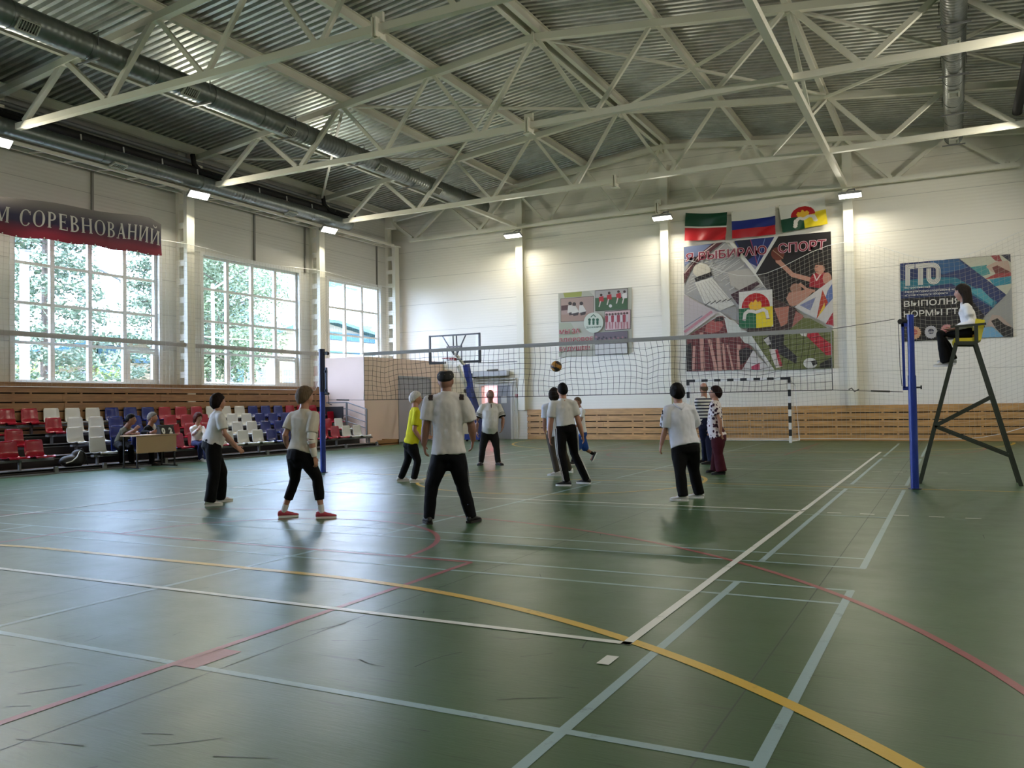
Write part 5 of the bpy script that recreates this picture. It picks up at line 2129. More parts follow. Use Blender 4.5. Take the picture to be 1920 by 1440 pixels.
def head_pt(x, y, z, s):
    a, b, c = .081 * s, .101 * s, .125 * s
    p = [a * x, b * y, c * z]
    if z < 0:
        p[0] *= 1 - .34 * z * z
    if y > 0:
        fx = x
        p[1] += s * .026 * math.exp(-(fx / .15) ** 2 - ((z + .16) / .2) ** 2)
        p[1] += s * .006 * math.exp(-((z - .2) / .09) ** 2) * (1 - x * x)
        p[1] -= s * .012 * math.exp(-((abs(x) - .40) / .17) ** 2 - ((z - .05) / .1) ** 2)
        p[1] += s * .008 * math.exp(-(x / .26) ** 2 - ((z + .50) / .07) ** 2)
        p[1] += s * .016 * math.exp(-(x / .34) ** 2 - ((z + .86) / .16) ** 2)
    else:
        if z < -.25:
            p[1] *= 1 - .42 * (-z - .25)
        p[1] *= 1.04
    return p


def sph(nu, nv):
    for j in range(nv + 1):
        th = pi * j / nv
        for i in range(nu):
            ph = 2 * pi * i / nu
            yield math.sin(th) * math.sin(ph), math.sin(th) * math.cos(ph), math.cos(th)


def sph_faces(nu, nv):
    f = []
    for j in range(nv):
        for i in range(nu):
            i2 = (i + 1) % nu
            f.append((j * nu + i, (j + 1) * nu + i, (j + 1) * nu + i2, j * nu + i2))
    return f


def sstep(a, b, x):
    t = max(0, min(1, (x - a) / (b - a)))
    return t * t * (3 - 2 * t)


def wrinkle(me, amp, sc, zs=.5, seed=0.0):
    nrm = [v.normal.copy() for v in me.vertices]
    for v, n in zip(me.vertices, nrm):
        c = v.co
        k = mnoise.noise(V((c.x * sc + seed, c.y * sc, c.z * sc * zs))) + .5 * mnoise.noise(V((c.x * sc * 2.3, c.y * sc * 2.3 + seed, c.z * sc * 1.4)))
        v.co = c + n * (amp * k)


def make_person(name, label, F, J, look):
    s = F.s
    Z = V((0, 0, 1))
    ft = F.face(J['ty'])
    rt = ft.cross(Z)
    fh = F.face(J.get('hy', J['ty']))
    pit = math.radians(J.get('hp', 0))
    fh = (fh * math.cos(pit) + Z * math.sin(pit)).normalized()
    rh = fh.cross(Z).normalized()
    uh = rh.cross(fh).normalized()
    N, Hc, Hd = F.at(*J['neck']), F.at(*J['hip']), F.at(*J['head'])
    g = look.get('girth', (1, 1, 1))          # hip, waist, chest
    belly = look.get('belly', 0) * s
    root = thing(name, label, 'person', (F.B.x, F.B.y, look.get('floor', 0.0)))
    up = (N - Hc).normalized()
    sh = look.get('sh', .175) * s
    S = {}
    for k, sg in (('L', -1), ('R', 1)):
        S[k] = F.at(*J['s' + k]) if 's' + k in J else N + rt * (sg * sh) - up * (.105 * s)
    arms, legs = {}, {}
    for k in 'LR':
        e, w, tip = J['arm' + k]
        arms[k] = (S[k], F.at(*e), F.at(*w), F.at(*tip))
    for k, sg in (('L', -1), ('R', 1)):
        L = J['leg' + k]
        hj = Hc + rt * (sg * .088 * s) - Z * .05 * s
        if 'foot' in L:
            P = vn(onZ(*L['foot']))
            ank = P + Z * .085 * s
        else:
            ank = F.at(*L['ank'])
        da = F.dof(ank)
        kn = L['knee']
        kd = kn[2] if len(kn) > 2 else (.5 * da + .5 * F.dof(hj))
        fd = F.face(L['yaw'])
        if 'pitch' in L:
            q = math.radians(L['pitch'])
            fd = (fd * math.cos(q) + Z * math.sin(q)).normalized()
        legs[k] = (hj, F.at(kn[0], kn[1], kd), ank, fd)
    # ---------------- body: one continuous skin
    b = MB()
    W = (Hc + N) / 2 + ft * belly * .3
    Cc = Hc.lerp(N, .74)
    b.tube([Hc - up * .09 * s, Hc, W, Cc, N - up * .07 * s, N - up * .02 * s], [.12 * s, .125 * s, .11 * s, .12 * s, .085 * s, .06 * s], 14, rb=[.085 * s, .09 * s, .078 * s, .08 * s, .058 * s, .055 * s], hint=ft)
    nk0, nk1 = N - up * .06 * s, Hd - uh * .06 * s - fh * .015 * s
    b.tube([nk0, (nk0 + nk1) / 2, nk1], [.075 * s, .062 * s, .060 * s], 14, hint=ft)
    hv = [Hd + rh * p[0] + fh * p[1] + uh * p[2] for p in (head_pt(x, y, z, s) for x, y, z in sph(36, 28))]
    b.add(hv, sph_faces(36, 28))
    for sg in (-1, 1):
        c = Hd + rh * (sg * .077 * s) - fh * .008 * s - uh * .004 * s
        ring = []
        for zz, rr in ((-.034, .3), (-.022, .75), (0, 1.0), (.02, 1.05), (.034, .5)):
            ring.append([c + uh * zz * s + fh * (.019 * rr * s * math.cos(t)) + rh * (sg * .006 * s + .010 * rr * s * math.sin(t)) for t in np.linspace(0, 2 * pi, 9)[:-1]])
        b.loft(ring)
    hands = {}
    ar = look.get('arm', 1.0)
    for k, sg in (('L', -1), ('R', 1)):
        A, E, Wr, T = arms[k]
        b.tube([N - up * .085 * s, A], [.045 * s, .046 * s], 10)
        b.tube([A, A.lerp(E, .5), E, E.lerp(Wr, .35), Wr], [.052 * s * ar, .050 * s * ar, .041 * s * ar, .043 * s * ar, .028 * s * ar], 12, rnd=True)
        # hand: palm, four fingers of different length, thumb from the side
        d = (T - Wr).normalized()
        side = J.get('thumb' + k)
        side = F.face(side) if side is not None else ft
        side = (side - d * side.dot(d))
        side = side.normalized() if side.length > .15 else (rt - d * rt.dot(d)).normalized()
        nrm = d.cross(side)
        inward = rt * (-sg)
        if nrm.dot(inward) < 0 and abs(nrm.dot(inward)) > .2:
            nrm = -nrm
        hs = 1.02 * s
        pl = Wr + d * .09 * hs
        b.tube([Wr - d * .01 * s, Wr + d * .03 * hs, Wr + d * .07 * hs, pl], [.024 * s, .034 * s, .039 * s, .036 * s], 12, rb=[.020 * s, .017 * s, .016 * s, .013 * s], hint=nrm, rnd=True)
        curl = math.radians(look.get('curl', 26))
        for i, (o, ln) in enumerate(((.029, .070), (.010, .080), (-.010, .074), (-.028, .058))):
            p = pl - d * .012 * s + side * o * hs
            pts = [p]
            an = .25 * curl
            for m_ in range(3):
                dd = (d * math.cos(an) + nrm * math.sin(an) + side * o * 3.2).normalized()
                p = p + dd * ln * hs * (.44, .32, .26)[m_]
                pts.append(p)
                an += curl * (.8 + .12 * i)
            b.tube(pts, [.0098 * s, .0094 * s, .0088 * s, .0076 * s], 8, rnd=True)
        p0 = Wr + d * .028 * hs + side * .022 * hs
        t1 = p0 + (d * .55 + side * .75 + nrm * .25).normalized() * .042 * hs
        t2 = t1 + (d * .85 + side * .35 + nrm * .3).normalized() * .032 * hs
        b.tube([p0, t1, t2], [.0125 * s, .0108 * s, .0088 * s], 8, rnd=True)
        hands[k] = (Wr, d, side, nrm)
        hj, K, An, fd = legs[k]
        b.tube([hj, K, K.lerp(An, .35), An], [.072 * s, .05 * s, .05 * s, .034 * s], 12, rnd=True)
        b.tube([An - fd * .03 * s - Z * .03 * s, An + fd * .11 * s - Z * .045 * s], [.034 * s, .03 * s], 8, rnd=True)
    me = remesh(b, min(look.get('vox', .0062), .0075), 3, .4, 'body')
    me.materials.append(look.get('skin', SKIN))
    me.materials.append(LIPS)
    for p in me.polygons:        # lips
        q = p.center - Hd
        if abs(q.dot(rh)) < .026 * s and -.066 * s < q.dot(uh) < -.050 * s and q.dot(fh) > .082 * s:
            p.material_index = 1
    put('body', me, root)
    # eyes and brows
    for sg in (-1, 1):
        c = Hd + rh * (sg * .031 * s) + uh * .009 * s + fh * .0815 * s
        e = obj('eye', MB().ball(c, .0105 * s, 10, 8), EYE_W, root, 60)
        obj('iris', MB().ball(c + fh * .0048 * s, .0072 * s, 8, 6), EYE_D, e, 60)
        if look.get('brow', True):
            c2 = Hd + uh * .026 * s + fh * .090 * s
            obj('eyebrow', MB().tube([c2 + rh * (sg * .016 * s), c2 + rh * (sg * .032 * s) + uh * .004 * s - fh * .002 * s, c2 + rh * (sg * .048 * s) - fh * .012 * s], [.004 * s, .0045 * s, .003 * s], 6, rnd=True), look['hairmat'], root, 60)
    # ---------------- hair
    st = look.get('hair', 'short')
    if st:
        th = look.get('hthick', .016) * s
        fz, sz, bz = {'short': (.52, -.02, -.62), 'bob': (.45, -.55, -.95), 'bald': (2, .12, -.45), 'cap': (.30, .22, .06), 'long': (.45, -.7, -1.0), 'crop': (.6, .1, -.5)}[st]
        top = {'bald': .20}.get(st, 9)
        hb = MB()
        vs = []
        for x, y, z in sph(48, 36):
            lim = sz + (fz - sz) * max(0, y) ** .7 if y > 0 else sz + (bz - sz) * (-y) ** .8
            m_ = sstep(-.10, .10, z - lim)
            if top < 9:
                m_ *= 1 - sstep(top, top + .3, z) * (1 if y < .2 else 1)
            if st in ('bob', 'long') and y > .55 and z < .3:
                m_ *= 0
            p = head_pt(x, y * .98 if y > 0 else y, z, s)
            r = math.sqrt(sum(c * c for c in p))
            vol = th * (1 + .5 * max(0, z) + look.get('backvol', .3) * max(0, -y))
            vol *= 1 + .25 * mnoise.noise(V((x * 4 + F.B.x, y * 4, z * 3)))
            k = (r * .9 * (1 - m_) + (r + vol) * m_) / r
            if st == 'cap':
                zz = min(p[2] * k, .118 * s)
                vs.append(Hd + rh * p[0] * k + fh * p[1] * k + uh * zz)
            else:
                vs.append(Hd + rh * p[0] * k + fh * p[1] * k + uh * p[2] * k)
        hb.add(vs, sph_faces(48, 36))
        if st == 'long':
            for i in range(11):
                t = -.2 + 1.4 * i / 10
                an = pi * (.06 + .88 * i / 10) + pi / 2 + .0
                o = rh * (math.cos(pi * i / 10) * .082 * s) - fh * (.02 + .085 * math.sin(pi * i / 10)) * s
                ln = look.get('hlen', .32) * s
                p0 = Hd + o + uh * .02 * s
                hb.tube([p0, p0 - uh * .12 * s + o * .12, p0 - Z * (.12 * s + ln * .5) + o * .25, p0 - Z * (.1 * s + ln) + o * .2], [.028 * s, .030 * s, .026 * s, .010 * s], 7, rb=[.02 * s, .022 * s, .018 * s, .008 * s], hint=o, rnd=True)
        me = remesh(hb, .008, 2, .4, 'hair')
        wrinkle(me, .0022 * s if st != 'cap' else .0, 60, .25)
        me.materials.append(look['hairmat'])
        put('skullcap' if st == 'cap' else 'hair', me, root)
    # ---------------- trousers
    b = MB()
    gl = look.get('leg', 1.0)
    wz = Hc + up * look.get('waist', .12) * s
    b.tube([wz, Hc + up * .03 * s, Hc - up * .06 * s - Z * .01 * s, Hc - Z * .12 * s], [.142 * s * g[1], .166 * s * g[0], .168 * s * g[0], .11 * s * g[0]], 18, rb=[.105 * s * g[1], .124 * s * g[0], .122 * s * g[0], .085 * s * g[0]], hint=ft, rnd=True)
    fr = look.get('tlen', 1.0)
    for k, sg in (('L', -1), ('R', 1)):
        hj, K, An, fd = legs[k]
        kk = K - (K - hj).normalized() * 0
        seated = look.get('seated', False)
        if fr <= .5:
            end = hj.lerp(K, fr * 2 - .02)
            b.tube([hj + Z * .02, hj.lerp(end, .5), end], [.098 * s * gl, .098 * s * gl, .096 * s * gl], 14, rb=[.105 * s * gl, .104 * s * gl, .10 * s * gl], hint=ft, rnd=True)
        else:
            end = K.lerp(An - Z * .025 * s, min(1.0, (fr - .5) * 2))
            fl = look.get('flare', 1.0)
            b.tube([hj + Z * .02 * s, hj.lerp(K, .45), K, K.lerp(end, .45), end], [.097 * s * g[0], .090 * s * gl, .068 * s * gl, .064 * s * gl * (1 + (fl - 1) * .4), .056 * s * gl * fl], 16, rb=[.104 * s * g[0], .094 * s * gl, .070 * s * gl, .068 * s * gl * (1 + (fl - 1) * .4), .060 * s * gl * fl], hint=fd, rnd=False)
            b.ball(K, .066 * s * gl, 12, 8)
    me = remesh(b, look.get('vox', .0075) * 1.35, 5, .5, 'trousers')
    wrinkle(me, .007 * s, 11, .6, F.B.x)
    me.materials.append(look['bot'])
    put('shorts' if fr <= .5 else 'trousers', me, root)
    # ---------------- shirt
    b = MB()
    hem = Hc + up * look.get('hem', -.02) * s
    c1, c2, c3 = hem.lerp(N, .35) + ft * belly * .9, hem.lerp(N, .68) + ft * (belly * .35 + .01 * s), N - up * .11 * s
    fl = look.get('hemw', 1.0)
    b.tube([hem, hem.lerp(c1, .5) + ft * belly * .35, c1, c2, c3, N - up * .04 * s, N - up * .002 * s],
           [.172 * s * g[0] * fl, .168 * s * g[1], .162 * s * g[1], .172 * s * g[2], .145 * s * g[2], .088 * s, .070 * s], 20,
           rb=[.126 * s * g[0] * fl, .124 * s * g[1] + belly * .25, .118 * s * g[1] + belly * .4, .122 * s * g[2], .094 * s * g[2], .074 * s, .066 * s], hint=ft)
    sf = look.get('sleeve', .75)
    sw = look.get('slw', 1.0)
    for k in 'LR':
        A, E, Wr, T = arms[k]
        b.tube([N - up * .045 * s, (N - up * .045 * s).lerp(A, .5) - up * .004 * s, A - up * .002 * s], [.060 * s, .064 * s, .066 * s], 12)
        if sf <= 1:
            end = A.lerp(E, sf)
            b.tube([A, A.lerp(end, .5), end], [.071 * s, .071 * s * sw, .070 * s * sw], 14, rnd=False)
            b.ball(A, .072 * s, 12, 8)
        else:
            end = E.lerp(Wr, min(.98, sf - 1))
            b.tube([A, A.lerp(E, .5), E, E.lerp(end, .5), end], [.070 * s, .062 * s * sw, .055 * s * sw, .050 * s * sw, .038 * s * sw], 14, rnd=False)
            b.ball(A, .071 * s, 12, 8)
            b.ball(E, .054 * s * sw, 10, 8)
    me = remesh(b, look.get('vox', .0075) * 1.3, 5, .5, 'shirt')
    wrinkle(me, look.get('wr', .012) * s, 10.0, .32, F.B.y)
    me.materials.append(look['top'])
    put(look.get('topname', 'shirt'), me, root)
    # ---------------- shoes
    for k in 'LR':
        hj, K, An, fd = legs[k]
        zz = V((0, 0, 1))
        rs = fd.cross(zz).normalized()
        uz = rs.cross(fd).normalized()
        G = An - uz * .085 * s
        rings, sole = [], []
        for y, w, h, lo in ((-.078, .018, .055, .03), (-.070, .030, .085, .018), (-.03, .037, .105, .018), (.02, .041, .098, .018), (.07, .046, .078, .018), (.12, .050, .060, .018), (.165, .046, .050, .018), (.192, .028, .040, .022), (.198, .012, .032, .026)):
            c = G + fd * y * s
            rings.append([c + rs * (w * s * math.cos(t)) + uz * s * ((lo + h) / 2 + (h - lo) / 2 * math.sin(t)) for t in np.linspace(0, 2 * pi, 13)[:-1]])
            if -.075 < y < .196:
                sole.append([c + rs * s * (w + .004) + uz * .0 * s, c + rs * s * (w + .004) + uz * .026 * s, c - rs * s * (w + .004) + uz * .026 * s, c - rs * s * (w + .004)])
        so = obj('shoe', MB().loft(rings), look['shoe'], root, 60)
        obj('sole', MB().loft(sole), look.get('sole', M_white), so, 30)
        if look.get('sock'):
            obj('sock', MB().tube([An - uz * .01 * s, An + (K - An).normalized() * .10 * s], [.040 * s, .043 * s], 14), look['sock'], root, 60)
    return dict(root=root, N=N, H=Hc, Hd=Hd, arms=arms, legs=legs, S=S, ft=ft, rt=rt, fh=fh, rh=rh, uh=uh, s=s, up=up)


def band(R, name, a, b, f0, f1, r, m, rb=None):
    """a cuff or bandage round a limb between two joints"""
    return obj(name, MB().tube([a.lerp(b, f0), a.lerp(b, (f0 + f1) / 2), a.lerp(b, f1)], [r, r * 1.02, rb or r], 16), m, R['root'], 50)


def paint_faces(R, part, test, m):
    """give a patch of cloth its own colour"""
    for ch in R['root'].children:
        if ch.name.split('.')[0] == part:
            me = ch.data
            me.materials.append(m)
            k = len(me.materials) - 1
            o = WM[R['root'].name].translation
            for p in me.polygons:
                if test(p.center + o):
                    p.material_index = k


def hairm(name, c): return mat(name, c, .65, var=.3, vscale=60, stretch=(1, 1, .2), bump=.3, bscale=120, spec=.12)


HB, HD, HG, HW, HR = hairm('dark brown hair', rgb(30, 21, 18)), hairm('black hair', rgb(12, 11, 11)), hairm('grey brown hair', rgb(92, 76, 58)), hairm('white hair', rgb(200, 196, 188)), hairm('auburn hair', rgb(70, 30, 20))
SH_W, SH_B = mat('white shoe', rgb(212, 210, 206), .5), mat('black shoe', rgb(22, 22, 24), .5)
SOLE_D = mat('dark sole', rgb(30, 28, 28), .7)

# 1 woman at far left of the players
F = Fig((403, 946), top=(407, 740))
make_person('person', 'woman in white T-shirt and black trousers at the left, facing right, leftmost player', F,
            dict(neck=(410, 770), head=(409, 754.5, -.02), hip=(397, 830), ty=72, hy=80, hp=6,
                 armR=((421, 813, .16), (443, 837, .12), (453, 846, .1)), armL=((415, 812, -.2), (434, 832, -.3), (444, 839, -.32)),
                 legR=dict(knee=(402, 887), foot=(393, 949), yaw=84), legL=dict(knee=(416, 885), foot=(413, 941), yaw=82)),
            dict(top=WHITE_T, bot=BLACK, shoe=SH_W, hairmat=HB, hair='bob', hthick=.02, girth=(1.16, 1.14, 1.14), leg=1.25, belly=.04, hem=-.035, hemw=1.05, flare=1.15, waist=.06, slw=1.1))
# 2 woman in beige with bandaged arm
F = Fig((573, 972), top=(572, 729))
P = make_person('person', 'woman in beige shirt and black cropped leggings with bandaged right arm and pink shoes', F,
                dict(neck=(570, 766), head=(573, 745.5, -.02), hip=(563, 850), ty=42, hy=55, hp=4,
                     armR=((583, 824, .14), (590, 856, .12), (594, 876, .1)), armL=((535, 815, -.02), (537, 834, -.18), (547, 848, -.24)),
                     legL=dict(knee=(553, 898), foot=(532, 970), yaw=86), legR=dict(knee=(595, 898), foot=(603, 972), yaw=88)),
                dict(top=cloth('beige jersey', rgb(198, 188, 170)), bot=BLACK, shoe=mat('pink shoe', rgb(176, 62, 80), .6), hairmat=HG, hair='short', hthick=.024, backvol=.5, tlen=.80, leg=1.02,
                     girth=(1.16, 1.14, 1.22), belly=.06, hem=.0, sleeve=.72, slw=1.15, sh=.185, sock=WHITE_T, skin=SKIN, waist=.06))
A, E, W, T = P['arms']['R']
M_band2 = cloth('white bandage', rgb(222, 216, 204))
band(P, 'bandage', A, E, .70, 1.0, .058 * P['s'], M_band2)
band(P, 'bandage', E, W, .02, .22, .056 * P['s'], M_band2, .05 * P['s'])
band(P, 'bandage', E, W, .48, 1.0, .046 * P['s'], M_band2, .036 * P['s'])
# 3 woman in yellow
F = Fig((768, 904), top=(779, 735))
make_person('person', 'white haired woman in bright yellow T-shirt and black trousers', F,
            dict(neck=(779, 763), head=(780, 748, -.02), hip=(770, 830), ty=80, hy=88,
                 armR=((777, 806, .16), (789, 824, .12), (796, 833, .1)), armL=((788, 800, -.2), (797, 814, -.26), (803, 818, -.28)),
                 legR=dict(knee=(783, 864), foot=(776, 905), yaw=86), legL=dict(knee=(765, 863), foot=(751, 903), yaw=86)),
            dict(top=cloth('yellow cotton', rgb(206, 200, 40)), bot=BLACK, shoe=SH_W, hairmat=HW, hair='short', hthick=.02, backvol=.5, girth=(1.1, 1.08, 1.05), belly=.035, hem=-.03, hemw=1.05, slw=1.0, waist=.05, vox=.009, leg=1.05))
# 4 tall man with skullcap, nearest
F = Fig((845, 982), top=(835, 697))
P = make_person('person', 'man seen from behind in long white T-shirt and black skullcap, nearest player', F,
                dict(neck=(837, 734), head=(836, 715, -.03), hip=(841, 849), ty=6, hy=14, hp=6,
                     armL=((799, 795, -.02), (795, 833, -.06), (799, 860, -.1)), armR=((884, 797, -.02), (887, 824, -.08), (884, 846, -.12)),
                     legL=dict(knee=(810, 910), foot=(804, 982), yaw=-10), legR=dict(knee=(867, 910), foot=(884, 980), yaw=28)),
                dict(top=cloth('grey white jersey', rgb(204, 200, 196)), bot=cloth('black blue track cloth', rgb(11, 12, 17), .75), shoe=SH_B, sole=SOLE_D, hairmat=mat('black velvet cap', rgb(14, 13, 15), .8), hair='cap', hthick=.02, sh=.19,
                     girth=(1.1, 1.08, 1.1), hem=-.01, hemw=1.08, sleeve=.84, slw=1.25, waist=.06, leg=1.12, flare=1.0, brow=False, skin=SKIN_T, wr=.015, arm=1.15))
b = MB()
for k in range(9):       # pale ornament round the cap
    a = 2 * pi * k / 9
    c = P['Hd'] + P['uh'] * .072 * P['s'] + (P['rh'] * math.cos(a) * .098 + P['fh'] * math.sin(a) * .118) * P['s'] * .93
    b.tube([c + P['uh'] * .014, c + (P['rh'] * -math.sin(a) + P['fh'] * math.cos(a)) * .014, c - P['uh'] * .014, c - (P['rh'] * -math.sin(a) + P['fh'] * math.cos(a)) * .014, c + P['uh'] * .014], .0035, 5)
obj('cap_ornament', b, mat('silver embroidery', rgb(126, 118, 96), .6), P['root'])
for k, sg in (('L', -1), ('R', 1)):
    c = P['S'][k] + P['up'] * .06 * P['s'] - P['rt'] * sg * .015
    paint_faces(P, 'shirt', lambda q: abs((q - c).dot(P['rt'])) < .026 and abs((q - c).dot(P['up'])) < .055 and abs((q - c).dot(P['ft'])) < .075, mat('dark patch', rgb(48, 34, 36), .7))
    hj, K, An, fd = P['legs'][k]
    o_ = P['rt'] * sg
    obj('side_piping', MB().tube([hj + o_ * .106, hj.lerp(K, .5) + o_ * .098, hj.lerp(K, .85) + o_ * .084 - P['ft'] * .012, K + o_ * .074 - P['ft'] * .03], .004, 5), mat('grey piping', rgb(96, 96, 108), .6), P['root'], 60)
# 5 bald man in polo facing us
F = Fig((919, 872.5), top=(919, 729.5))
P = make_person('person', 'bald man in white polo with dark cuffs facing the camera beyond the net', F,
                dict(neck=(920, 754), head=(919.5, 741, .03), hip=(918, 808), ty=172, hy=150,
                     armR=((895, 787, .02), (894, 809, .08), (896, 822, .1)), armL=((943, 786, .02), (942, 802, .14), (939, 812, .2)),
                     legR=dict(knee=(905, 840), foot=(902, 872), yaw=196), legL=dict(knee=(931, 840), foot=(934, 872), yaw=150)),
                dict(top=WHITE_T, bot=cloth('charcoal cloth', rgb(36, 34, 34)), shoe=SH_B, sole=SOLE_D, hairmat=HG, hair='bald', hthick=.008, sh=.185, girth=(1.05, 1.12, 1.1), belly=.06, hem=-.02, hemw=1.05, sleeve=.8, slw=1.15, waist=.05, vox=.009, leg=1.1, skin=SKIN_T))
for k in 'LR':
    A, E, W, T = P['arms'][k]
    band(P, 'dark_cuff', A, E, .74, .83, .086 * P['s'], BLACK)
    for f in (.50, .57, .64):
        band(P, 'sleeve_stripe', A, E, f, f + .025, .0868 * P['s'], BLACK)
c = P['N'] - P['up'] * .12 * P['s'] + P['ft'] * .128 * P['s']
obj('placket', MB().bar(c + P['up'] * .07 + P['ft'] * -.03, c - P['up'] * .07 + P['ft'] * .012, .014, .014, up=P['ft']), BLACK, P['root'])
# 6 woman with brown trousers, hidden behind the next
F = Fig((1050, 889.5), top=(1039, 729))
make_person('person', 'dark haired woman in long white shirt and brown trousers, half hidden behind another player', F,
            dict(neck=(1037, 754), head=(1039.5, 741.5), hip=(1041, 812), ty=-8, hy=20,
                 armL=((1021, 790, 0), (1021, 806, -.1), (1023, 817, -.14)), armR=((1060, 790, -.06), (1060, 808, -.16), (1058, 818, -.2)),
                 legL=dict(knee=(1038, 852), foot=(1045, 892), yaw=-75), legR=dict(knee=(1057, 850), foot=(1068, 886), yaw=-60)),
            dict(top=cloth('pale blue white cotton', rgb(204, 208, 216)), bot=cloth('brown cloth', rgb(66, 60, 52)), shoe=SH_W, hairmat=HB, hair='bob', hthick=.028, backvol=.6, girth=(1.05, 1.0, 1.0), hem=-.06, hemw=1.05, vox=.009, leg=1.02))
# 7 man in trousers with three stripes
F = Fig((1080, 909), top=(1054, 720))
P = make_person('person', 'man from behind in white T-shirt and black trousers with three white side stripes', F,
                dict(neck=(1055, 747), head=(1054.5, 732.5, -.02), hip=(1061, 801), ty=-8, hy=-14, hp=10,
                     armL=((1032, 796, 0), (1031, 820, -.04), (1032, 838, -.06)), armR=((1085, 792, 0), (1092, 816, -.06), (1096, 834, -.08)),
                     legL=dict(knee=(1052, 850), foot=(1063, 911), yaw=-72), legR=dict(knee=(1077, 850), foot=(1100, 907), yaw=-58)),
                dict(top=cloth('off white jersey', rgb(206, 203, 198)), bot=BLACK, shoe=SH_B, hairmat=HD, hair='crop', hthick=.012, girth=(1.02, .98, 1.0), hem=.03, sleeve=.62, slw=1.12, waist=.08, leg=1.1, vox=.008, wr=.015, arm=1.1))
for k, sg in (('L', -1), ('R', 1)):
    hj, K, An, fd = P['legs'][k]
    for j in range(3):
        o_ = (P['rt'] * sg * math.cos(.36 * (j - 1) - .35) + P['ft'] * math.sin(.36 * (j - 1) - .35)).normalized()
        g_ = P['s']
        obj('side_stripe', MB().tube([hj + o_ * .112 * g_ + V((0, 0, .04)), hj.lerp(K, .45) + o_ * .103 * g_, K + o_ * .082 * g_, K.lerp(An, .45) + o_ * .076 * g_, An + o_ * .066 * g_], .0040 * g_, 5), M_white, P['root'], 60)
# 8 man in blue shorts stepping left
F = Fig((1082, 870), top=(1082, 744.5))
make_person('person', 'man in white shirt and blue shorts stepping left with one heel raised', F,
            dict(neck=(1087, 764), head=(1082.5, 754), hip=(1091, 811), ty=-112, hy=-120,
                 armL=((1089, 787, .2), (1080, 800, .26), (1073, 806, .28)), armR=((1080, 786, -.2), (1071, 796, -.2), (1066, 800, -.2)),
                 legL=dict(knee=(1081, 842), foot=(1073, 872), yaw=-100), legR=dict(knee=(1098, 842, -.1), ank=(1112, 851, -.2), yaw=-95, pitch=-62)),
            dict(top=WHITE_T, bot=cloth('blue shorts', rgb(34, 66, 128)), shoe=SH_B, hairmat=HG, hair='crop', hthick=.008, tlen=.46, girth=(1.0, 1.05, 1.0), belly=.04, hem=-.02, hemw=1.05, vox=.009, leg=1.02, sock=BLACK, skin=SKIN_T))
# 9 woman in white shirt with printed sleeve
F = Fig((1296, 936), top=(1270, 721))
P = make_person('person', 'black haired woman from behind in loose white shirt and black trousers on the right', F,
                dict(neck=(1272, 755), head=(1269.5, 738, -.02), hip=(1285, 838), ty=-18, hy=-12, hp=2,
                     armL=((1247, 806, -.02), (1240, 833, -.08), (1237, 848, -.1)), armR=((1303, 800, -.2), (1290, 818, -.38), (1280, 822, -.42)),
                     legL=dict(knee=(1275, 882), foot=(1281, 939), yaw=-78), legR=dict(knee=(1301, 881), foot=(1311, 934), yaw=-80)),
                dict(top=cloth('white blouse cotton', rgb(214, 214, 220)), bot=BLACK, shoe=SH_W, hairmat=HD, hair='short', hthick=.03, backvol=.45, girth=(1.3, 1.28, 1.25), belly=.04, hem=.01, hemw=1.03, sleeve=.86, slw=1.35, waist=.04, leg=1.22, flare=1.1, sh=.18))
A, E, W, T = P['arms']['L']
b = MB()
for f in (.12, .42, .74):
    c = A.lerp(E, f) - P['rt'] * .084 * P['s'] - P['ft'] * .03
    for dz in (.013, -.013):
        b.tube([c + V((0, 0, dz)) + (P['ft'] * math.cos(t) + V((0, 0, 1)) * math.sin(t)) * .013 for t in np.linspace(0, 2 * pi, 9)], .004, 5)
obj('sleeve_print', b, BLACK, P['root'], 60)
obj('hood', MB().tube([P['N'] + P['rt'] * x * .07 - P['ft'] * (.04 + .05 * (1 - abs(x))) - P['up'] * (.02 + .06 * (1 - abs(x))) for x in (-1.1, -.6, 0, .6, 1.1)], [.014, .02, .024, .02, .014], 10, rnd=True), MATS['white blouse cotton'], P['root'], 70)
# 10 man in striped jersey
M_str = cloth('striped jersey', rgb(214, 212, 206))
n = M_str.node_tree
tc = n.nodes.new('ShaderNodeTexCoord')
sx_ = n.nodes.new('ShaderNodeSeparateXYZ')
m1 = n.nodes.new('ShaderNodeMath')
m1.operation = 'MULTIPLY'
m1.inputs[1].default_value = 1 / .066
m2 = n.nodes.new('ShaderNodeMath')
m2.operation = 'FRACT'
m3 = n.nodes.new('ShaderNodeMath')
m3.operation = 'LESS_THAN'
m3.inputs[1].default_value = .42
mxc = n.nodes.new('ShaderNodeMixRGB')
mxc.inputs['Color1'].default_value = rgb(212, 210, 204)
mxc.inputs['Color2'].default_value = rgb(40, 42, 62)
n.links.new(tc.outputs['Object'], sx_.inputs[0])
n.links.new(sx_.outputs['Z'], m1.inputs[0])
n.links.new(m1.outputs[0], m2.inputs[0])
n.links.new(m2.outputs[0], m3.inputs[0])
n.links.new(m3.outputs[0], mxc.inputs['Fac'])
n.links.new(mxc.outputs['Color'], n.nodes['Principled BSDF'].inputs['Base Color'])
F = Fig((1326, 870), top=(1319.5, 716.5))
